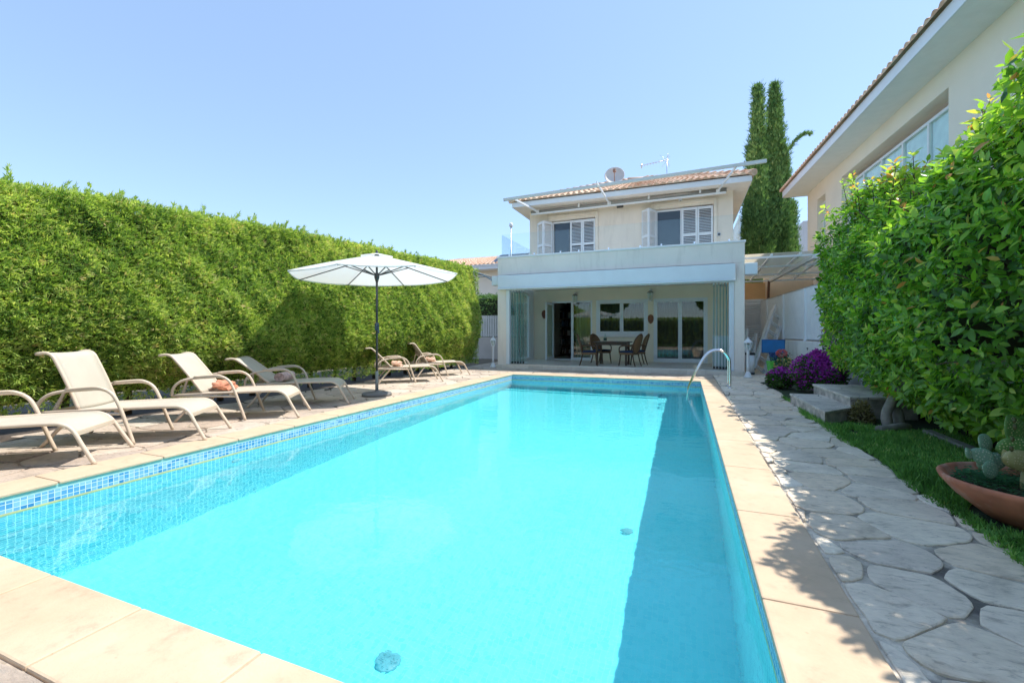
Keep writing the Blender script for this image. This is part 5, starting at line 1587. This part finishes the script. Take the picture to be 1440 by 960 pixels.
# small loose pine by the fence, far right of the cypresses
t = thing('young_pine', 'small feathery young pine at the foot of the fuller cypress', 'tree', (4.25, 21.8, 0))
n = 3000; z = rng.uniform(2.0, 4.75, n); a = rng.uniform(0, 6.283, n); rr = .55*np.clip((4.85-z)/2.2, .05, 1)*rng.random(n)**.5
P = np.stack([np.cos(a)*rr, np.sin(a)*rr, z], 1)
V, F, tt = sprays(P, unit(unit(P*np.array([1, 1, 0]))*.7+np.array([0, 0, .7])+rng.normal(0, .3, (n, 3))), rng.uniform(.12, .25, n), .007, 4, .5, np.clip(rng.normal(.8, .15, n), 0, 1))
np_mesh('crown', V, F, M_CYPRESS, t, tt)
m = MB(); m.tube([(0, 0, -.05), (0, .03, 2.2), (.02, 0, 4.4)], [.07, .05, .02], 8); m.build('trunk', M_BARK_D, t)

# ------------------------------------------------------------------ big glossy shrub hedge on the right
shrub = thing('photinia_shrub', 'huge glossy leafed shrub hedge with reddish young tips on the right edge of the garden', 'shrub', (0, 0, 0))
SY0, SY1 = 1.6, 9.45
def shrub_env(y):
    """centre x, half width, bottom, top along the shrub"""
    e = np.clip((SY1-y)/1.5, 0, 1)**.5
    b = np.clip((y-SY0)/1.0, 0, 1)**.5
    k = e*b
    top = 2.90 - .32*np.exp(-((y-5.0)/1.2)**2) + .05*sstep(7.2, 8.8, y) + .12*np.sin(y*1.9+.5) + .10*np.sin(y*4.3) - .0*(y-5)
    zc_ = 1.72
    return 2.86 - .20*sstep(7.8, 6.2, y)*sstep(4.2, 5.6, y) + .22*sstep(4.6, 3.6, y) + .06*np.sin(y*1.3), .92*k, zc_ - (1.56 - .30*sstep(4.8, 3.8, y))*k, zc_ + (top-zc_)*k
def shrub_pt(y, a):
    cx, hw, zb, zt = shrub_env(y)
    ca, sa = np.cos(a), np.sin(a)
    sup = (np.abs(ca)**3.2 + np.abs(sa)**3.2)**(-1/3.2)
    zm = (zb+zt)/2; hz = (zt-zb)/2
    # leans out at the top, tucks in at the foot
    x = cx + hw*ca*sup + np.where(sa < 0, .30*(-sa)**1.5, -(.05+.30*sstep(6.3, 4.6, y)+.38*sstep(4.0, 3.1, y))*sa)
    return np.stack([x, y, zm + hz*sa*sup], 1)
def shrub_surface(n):
    y = SY0 + (SY1-SY0)*rng.random(n)
    # extra points at the rounded far end
    a = rng.uniform(0, 2*math.pi, n)
    P = shrub_pt(y, a)
    e = 1e-2
    Pa = shrub_pt(y, a+e) - P; Py = shrub_pt(y+e, a) - P
    Nn = unit(np.cross(Pa, Py))
    c = np.stack([2.86+0*y, np.clip(y, SY0+.9, SY1-1.2), 1.72+0*y], 1)
    Nn *= np.sign(np.sum(Nn*(P-c), 1))[:, None]
    return P, Nn
nt_tw = 9600
P, Nn = shrub_surface(nt_tw)
dis = .13*fnoise(P, 1.7, 21) + .11*fnoise(P, 4.5, 22)
dep = rng.exponential(.07, nt_tw)
P = P + Nn*(dis-dep)[:, None]
keep = (P[:, 0] < 3.30) & (P[:, 2] > .18)
P, Nn, dep = P[keep], Nn[keep], dep[keep]
# long shoots above the top
ns = 210
ysh = rng.uniform(2.0, 9.0, ns); cx, hw, zb, zt = shrub_env(ysh)
sh = np.stack([cx + rng.uniform(-.8, .2, ns)*hw, ysh, zt - .02 - .1*rng.random(ns)], 1)
shL = rng.uniform(.05, .34, ns)
tw_P, tw_D, tw_top = [P], [unit(Nn + np.array([-.1, 0, .55]) + rng.normal(0, .38, P.shape))], [np.zeros(len(P))]
shoots = []
for yq, xq, zq, lq in ((3.75, 2.45, 2.95, .42), (3.95, 2.6, 2.95, .34), (3.5, 2.5, 2.95, .38), (4.3, 2.6, 2.8, .30), (5.9, 2.6, 2.75, .26)):
    q0 = np.array([xq, yq, zq]); ax = unit(np.array([[-.25, .05, 1.0]]))[0]
    shoots.append((q0-ax*.3, q0+ax*lq))
    for s_i in np.linspace(0, 1, 6):
        tw_P.append((q0+ax*lq*s_i)[None]); tw_D.append(ax[None]); tw_top.append(np.array([.5+.5*s_i]))
for i in range(ns):
    ax = unit(np.array([[rng.normal(-.15, .25), rng.normal(0, .3), 1.0]]))[0]
    shoots.append((sh[i]-ax*.2, sh[i]+ax*shL[i]))
    for s in np.linspace(0, 1, 2+int(shL[i]*9)):
        tw_P.append((sh[i]+ax*shL[i]*s)[None]); tw_D.append(ax[None]); tw_top.append(np.array([.35+.65*s]))
TP, TD, TT = np.concatenate(tw_P), np.concatenate(tw_D), np.concatenate(tw_top)
nl = 6
AP, AD, AU, AL, AT = [], [], [], [], []
s0 = unit(np.cross(TD, rng.normal(size=TP.shape))); s1 = np.cross(TD, s0)
topz = sstep(2.55, 3.1, TP[:, 2])
for k in range(nl):
    ang = k*2.399 + rng.uniform(-.4, .4, len(TP))
    rad = s0*np.cos(ang)[:, None] + s1*np.sin(ang)[:, None]
    lift = .30 + .16*k + rng.normal(0, .14, len(TP))
    D = unit(rad + TD*lift[:, None])
    AP.append(TP - TD*(.055 - .011*k)*1.0 + rad*.01); AD.append(D); AU.append(unit(TD*1.0 - rad*.45 + np.array([0, 0, .5])))
    AL.append((.045+.085*rng.random(len(TP))**1.3)*(.8+.4*rng.random(len(TP)))*(1-.05*k))
    base = .45 + .20*fnoise(TP, 2.0, 25) + rng.normal(0, .22, len(TP)) + .20*topz + .03
    base = np.clip(base, 0, .90)
    red = (rng.random(len(TP)) < (.022 + .07*topz + .45*np.clip(TT-.45, 0, 1))) & (k >= 2)
    AT.append(np.where(red, rng.uniform(.93, 1, len(TP)), base))
V, F, tt = leaves(np.concatenate(AP), np.concatenate(AD), np.concatenate(AU), np.concatenate(AL), np.concatenate(AT), 1.12, .22)
np_mesh('foliage', V, F, M_PHOT, shrub, tt, smooth=True)
# inner leaves, sparser, that close the view through the crown
n = 20000
P, Nn = shrub_surface(n); P = P - Nn*rng.uniform(.10, .40, n)[:, None]
kp = (P[:, 0] < 3.25) & (P[:, 2] > .22); P, Nn = P[kp], Nn[kp]; n = len(P)
V, F, tt = leaves(P, unit(Nn*.3 + rng.normal(0, .8, (n, 3))), unit(Nn + np.array([0, 0, .6])), rng.uniform(.07, .12, n), np.clip(rng.normal(.3, .12, n), 0, .8), 1.0, .2)
np_mesh('inner_foliage', V, F, M_PHOT, shrub, tt, smooth=True)
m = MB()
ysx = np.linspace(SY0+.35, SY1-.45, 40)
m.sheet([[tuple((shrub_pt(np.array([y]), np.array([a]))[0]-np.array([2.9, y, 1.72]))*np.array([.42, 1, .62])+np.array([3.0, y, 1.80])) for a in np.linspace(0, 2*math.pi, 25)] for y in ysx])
m.build('shade_core', plain('shrub_gap_shade', (.035, .035, .018), .95, .5, 9), shrub)  # solid core closing the view; inner shade put into its dark colour
m = MB()
for a, b in shoots: m.tube([tuple(a), tuple(b)], [.006, .003], 5)
for i in range(26):
    y = rng.uniform(2.2, 9.0); a = rng.uniform(1.2, 3.6)
    p1 = shrub_pt(np.array([y]), np.array([a]))[0]; p0 = np.array([2.9, y+rng.normal(0, .3), 1.2])
    m.tube([tuple(p0.tolist()), tuple(((p0+p1)/2+rng.normal(0, .06, 3)).tolist()), tuple(p1.tolist())], [.014, .010, .005], 6)
m.build('branches', M_BARK_D, shrub)
for pts, rr in (([(2.20, 6.40, -.04), (2.17, 6.42, .14), (2.25, 6.44, .36), (2.50, 6.6, .9)], [.055, .05, .048, .03]), ([(2.33, 6.52, -.04), (2.31, 6.50, .16), (2.28, 6.52, .36), (2.6, 6.3, .9)], [.055, .052, .048, .03]),
                ([(2.75, 4.2, -.04), (2.72, 4.25, .4), (2.9, 4.4, 1.2)], [.07, .06, .04]), ([(2.8, 8.3, -.04), (2.85, 8.25, .5), (2.8, 8.1, 1.2)], [.07, .06, .04]), ([(2.9, 2.8, -.04), (2.85, 2.9, .5), (2.9, 3.0, 1.2)], [.06, .05, .04])):
    m = MB(); m.tube(smooth_path(pts, 5), [rr[min(len(rr)-1, i//5)] for i in range((len(pts)-1)*5+1)], 12); m.build('trunk', M_BARK, shrub)
lg = MB(); lg.tube(smooth_path([(1.98, 6.06, .03), (2.10, 6.14, .035), (2.24, 6.24, .045), (2.34, 6.33, .03)], 4), .042, 12)
tag(lg.build('log', M_BARK), 'pale grey length of log lying on the grass under the shrub trunks', 'log')
kb = MB(); kb.box((2.38, 2.0, -.02), (2.46, 6.1, .055)); tag(kb.build('kerb', plain('grey_kerb', (.28, .27, .25), .9, .25, 8, .4, 40)), 'narrow grey kerb between the lawn and the shrub', 'kerb', kind='structure')

# ------------------------------------------------------------------ bougainvilleas
def bougainvillea(name, label, c, r, n, share=.62):
    t = thing(name, label, 'flowering shrub', (c[0], c[1], 0), 0, 'purple bougainvilleas by the white wall')
    d = unit(rng.normal(size=(n, 3))); d[:, 2] = np.where(d[:, 2] < -.75, -d[:, 2], d[:, 2])
    rr = (1 + .22*fnoise(d, 3.2, c[0]*10) + .10*fnoise(d, 7, c[0]*7))*(1-rng.random(n)**2*.4)
    P = d*rr[:, None]*np.array(r) + np.array([0, 0, c[2]])
    kp = P[:, 2] > .02; P, d = P[kp], d[kp]; n = len(P)
    fl = (fnoise(P, 4.5, 31+c[0]) + .9*d[:, 2] + rng.normal(0, .5, n)) > (.62-share)
    tint = np.where(fl, np.clip(rng.normal(.70, .13, n), .44, 1), rng.uniform(0, .36, n))
    L = np.where(fl, rng.uniform(.03, .048, n), rng.uniform(.035, .06, n))
    V, F, tt = leaves(P, unit(d*.5 + rng.normal(0, .7, (n, 3))), unit(d + rng.normal(0, .4, (n, 3))), L, tint, 1.7, .1)
    np_mesh('flowers_and_leaves', V, F, M_BOUG, t, tt, smooth=True)
    m = MB()
    for i in range(9):
        a = i*.7; e = (math.cos(a)*r[0]*.7, math.sin(a)*r[1]*.7, c[2]+r[2]*(.2+.5*((i*.37) % 1)))
        m.tube([(.02*math.cos(a), .02*math.sin(a), -.03), (e[0]*.4, e[1]*.4, e[2]*.55), e], [.014, .01, .005], 6)
    m.build('branches', M_BARK_D, t)
    # loose arching sprays
    return t
bougainvillea('bougainvillea', 'large rounded purple bougainvillea in front of the white boundary wall', (2.24, 9.65, .35), (.42, .44, .39), 7600)
bougainvillea('bougainvillea', 'small low purple bougainvillea beside the green pool float', (1.74, 10.2, .19), (.22, .28, .21), 2400, .25)
bougainvillea('bougainvillea', 'purple bougainvillea half hidden behind the far end of the glossy shrub', (2.78, 10.2, .95), (.30, .40, .55), 2600)
gr_ = thing('pink_geranium', 'little pink flowering geranium behind the large bougainvillea', 'flower', (2.06, 11.9, 0))
n = 260; d = unit(rng.normal(size=(n, 3))); P = d*np.array([.09, .09, .07])+np.array([0, 0, .62])
V, F, tt = leaves(P, d, unit(d+rng.normal(0, .4, d.shape)), rng.uniform(.03, .045, n), np.clip(rng.normal(.6, .2, n), 0, 1), 1.8, .1)
np_mesh('blossom', V, F, foliage('pink_petal', [(0, (.55, .10, .14)), (1, (.75, .28, .30))], .3, .6), gr_, tt)
n = 300; P = rng.normal(0, 1, (n, 3))*np.array([.10, .10, .14])+np.array([0, 0, .36])
V, F, tt = leaves(P, unit(rng.normal(size=(n, 3))), np.tile([[0, 0, 1.]], (n, 1)), rng.uniform(.04, .07, n), np.clip(rng.normal(.4, .2, n), 0, .8), 1.8, .1)
np_mesh('foliage', V, F, M_COVER, gr_, tt)
m = MB(); m.tube([(0, 0, -.02), (.01, 0, .3), (0, 0, .6)], .01, 6); m.build('stem', M_BARK, gr_)
su = thing('yellow_succulent', 'yellowish low succulent between the upper stone step and the shrub trunks', 'plant', (2.02, 6.72, 0))
n = 1100; d = unit(rng.normal(size=(n, 3))); d[:, 2] = np.abs(d[:, 2])
P = d*np.array([.12, .16, .26])*(.5+.5*rng.random(n))[:, None]
V, F, tt = leaves(P, unit(d+rng.normal(0, .4, d.shape)), unit(d+np.array([0, 0, 1.])), rng.uniform(.025, .045, n), np.clip(rng.normal(.5, .25, n), 0, 1), 1.3, .05)
np_mesh('rosettes', V, F, M_SUCC, su, tt)
m = MB(); m.tube([(0, 0, -.03), (.02, .02, .2)], .012, 6); m.build('stem', M_BARK_D, su)

# ------------------------------------------------------------------ lawn grass
n = 60000
y = 1.2 + 7.4*rng.random(n)**1.25
x = 1.49 + rng.random(n)**.9*1.2 + .035*np.sin(y*1.7) + .03*np.sin(y*4.1+1)
kp = ~((x > 1.55) & (y > 6.3)) | (x < 1.55); 
kp &= fnoise(np.stack([x, y, x*0], 1), 3.5, 41) > -.75
kp &= (np.hypot(x-1.90, y-3.5) > .30)
x, y = x[kp], y[kp]; n = len(x)
P = np.stack([x, y, np.full(n, -.012)], 1)
D = unit(np.stack([rng.normal(-.05, .4, n), rng.normal(0, .4, n), rng.uniform(.5, 1.1, n)], 1))
ln = rng.uniform(.025, .065, n)*(1+.45*fnoise(P, 2.2, 44))
V, F, tt = sprays(P, D, np.clip(ln*1.25, .015, .12), .0042, 2, .5, np.clip(.45+.2*fnoise(P, 3, 42)+rng.normal(0, .18, n), 0, 1))
tag(np_mesh('grass', V, F, M_GRASS, None, tt), 'short rough grass between the path and the shrub', 'grass', kind='stuff')

# ------------------------------------------------------------------ terracotta bowl with prickly pear
BX, BY = 1.90, 3.50
bowl = thing('planter_bowl', 'wide terracotta bowl planted with prickly pear on the lawn edge', 'planter', (BX, BY, 0))
m = MB(); m.lathe([(.17, -.02), (.24, .02), (.36, .12), (.425, .20), (.435, .225), (.42, .235), (.40, .222), (.37, .175), (0, .165)], 56)
m.build('bowl', plain('terracotta', (.46, .17, .095), .85, .35, 6, .5, 45, dirt=((.55, .42, .34), .75)), bowl)
m = MB(); m.lathe([(0, .185), (.36, .178)], 40); m.build('soil', M_SOIL, bowl)
gc = thing('ground_cover_plant', 'small dark leafed creeper filling the terracotta bowl', 'plant', (BX, BY, .18))
n = 2600; a = rng.uniform(0, 6.283, n); r = .36*np.sqrt(rng.random(n))
P = np.stack([r*np.cos(a), r*np.sin(a), rng.uniform(0, .05, n)], 1)
V, F, tt = leaves(P, unit(np.stack([np.cos(a*3), np.sin(a*3), rng.uniform(0, .6, n)], 1)), np.tile([[0, 0, 1.]], (n, 1)), rng.uniform(.014, .028, n), np.clip(rng.normal(.45, .2, n), 0, 1), 2.0, .1)
np_mesh('foliage', V, F, M_COVER, gc, tt)
def pad_mat(name, a, b, dot):
    m, nt, out = new_mat(name)
    v = coords(nt, kind='Object')
    n1 = noise(nt, v, 9, 4)
    c = ramp(nt, n1, [(.3, a), (.7, b)])
    vo = N(nt, 'TexVoronoi', Scale=62, Randomness=.35); nt.links.new(v, vo.inputs['Vector'])
    d = ramp(nt, vo.outputs['Distance'], [(.20, 1.0), (.30, 0.0)])
    c = mixc(nt, mth(nt, 'MULTIPLY', d, .8), c, dot)
    principled(nt, out, c, .55, bump(nt, d, .4, .004))
    return m
M_PAD = pad_mat('cactus_green', (.06, .16, .035), (.12, .25, .055), (.60, .58, .28))
M_PADB = pad_mat('cactus_blue_green', (.14, .27, .17), (.22, .35, .24), (.55, .60, .48))
M_PADY = pad_mat('cactus_old_pad', (.33, .31, .12), (.46, .40, .19), (.68, .60, .36))
cac = thing('prickly_pear', 'prickly pear cactus with dotted flat pads growing in the terracotta bowl', 'cactus', (BX, BY, .18))
RV = Vector((.93, .368, 0)); FV = Vector((-.368, .93, 0))
def pad(cx, cz, cd, L, W, tilt, yaw, mat, th=.017):
    L, W = L*1.2, W*1.25
    """cx along the bowl's breadth, cz up, cd in depth; tilt of the long axis from upright"""
    m = MB()
    prof = []
    n, k = 12, 20
    P = []
    for i in range(n+1):
        u = i/n; r = W/2*(math.sin(math.pi*u**.85)**.62 if 0 < u < 1 else 0)
        P.append([(r*math.cos(2*math.pi*j/k), th*(r/(W/2))**.7*math.sin(2*math.pi*j/k) if r > 0 else 0, L*(u-.5)) for j in range(k+1)])
    m.sheet(P)
    o = m.build('pad', mat, cac)
    M = Matrix.Rotation(math.atan2(RV.y, RV.x)+R(yaw), 4, 'Z') @ Matrix.Rotation(R(tilt), 4, 'Y')
    p = RV*cx + FV*cd + Vector((0, 0, cz))
    o.matrix_local = Matrix.Translation(p) @ M
    return o
pad(-.075, .345, .06, .185, .125, -34, 10, M_PAD)
pad(-.085, .25, .04, .185, .10, 82, -12, M_PAD)
pad(-.055, .17, .03, .27, .10, 100, 8, M_PADY, .035)
pad(-.01, .06, .05, .22, .12, 12, 30, M_PADY, .03)
pad(-.19, .255, .12, .13, .085, -52, 20, M_PADB)
pad(-.25, .185, .08, .12, .08, -62, -10, M_PADB)
pad(-.32, .20, .09, .075, .038, -40, 25, M_PADB, .014)
pad(-.225, .115, .06, .12, .09, -70, 18, M_PADB)
pad(-.16, .15, .10, .14, .085, 60, -30, M_PADB)
pad(-.01, .07, -.16, .14, .09, 85, 15, M_PADB)
pad(.0, .245, .06, .11, .10, 25, -20, M_PADY)
pad(.10, .18, .02, .17, .12, 60, 35, M_PADY)
pad(.12, .34, .08, .18, .13, 10, 15, M_PAD)
pad(-.145, .21, .05, .06, .04, -30, 0, M_PADY, .015)
for dx, dz in ((-.165, .235), (-.15, .40), (-.145, .36), (-.16, .29)):
    m = MB(); p = RV*dx + Vector((0, 0, dz)); m.lathe([(.004, 0), (.010, .012), (.008, .028), (0, .032)], 8, tuple(p)); m.build('bud', M_SUCC, cac)

# ------------------------------------------------------------------ garden behind the camera, mirrored in the terrace glass
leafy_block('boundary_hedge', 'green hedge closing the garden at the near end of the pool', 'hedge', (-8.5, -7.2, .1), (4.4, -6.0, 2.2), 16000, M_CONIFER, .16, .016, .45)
for x, y, r in ((-6.6, -9.5, 1.7), (2.6, -10.5, 2.0)):
    t = thing('broadleaf_tree', 'round crowned green tree beyond the rear hedge, ' + ('the smaller one' if r < 2.2 else 'the larger one'), 'tree', (x, y, 0), 0, 'trees beyond the rear hedge')
    n = 7000; d = unit(rng.normal(size=(n, 3))); rr = r*(.55+.45*rng.random(n)**.4)*(1+.2*fnoise(d, 3, 60+x))
    P = d*rr[:, None]*np.array([1, 1, .8]) + np.array([0, 0, 4.4])
    V, F, tt = sprays(P, unit(d+rng.normal(0, .7, d.shape)), rng.uniform(.15, .3, n), .05, 3, .7, np.clip(rng.normal(.45, .15, n), 0, .9))
    np_mesh('crown', V, F, M_CONIFER, t, tt)
    m = MB(); m.tube([(0, 0, -.1), (.05, 0, 1.5), (0, .1, 3.8)], [.2, .16, .1], 10); m.build('trunk', M_BARK_D, t)

# thin pole with a white head left of the balcony
po = thing('flue_pole', 'thin pole with a small white head beyond the glass at the balcony left corner', 'pole', (-8.05, 20.2, 0))
m = MB(); m.tube([(0, 0, -.05), (0, 0, 6.3)], .03, 8); m.build('pole', M_METAL, po)
m = MB(); m.lathe([(.05, 6.3), (.09, 6.34), (.09, 6.46), (.05, 6.52), (0, 6.53)], 14); m.build('head', M_WHITE, po)
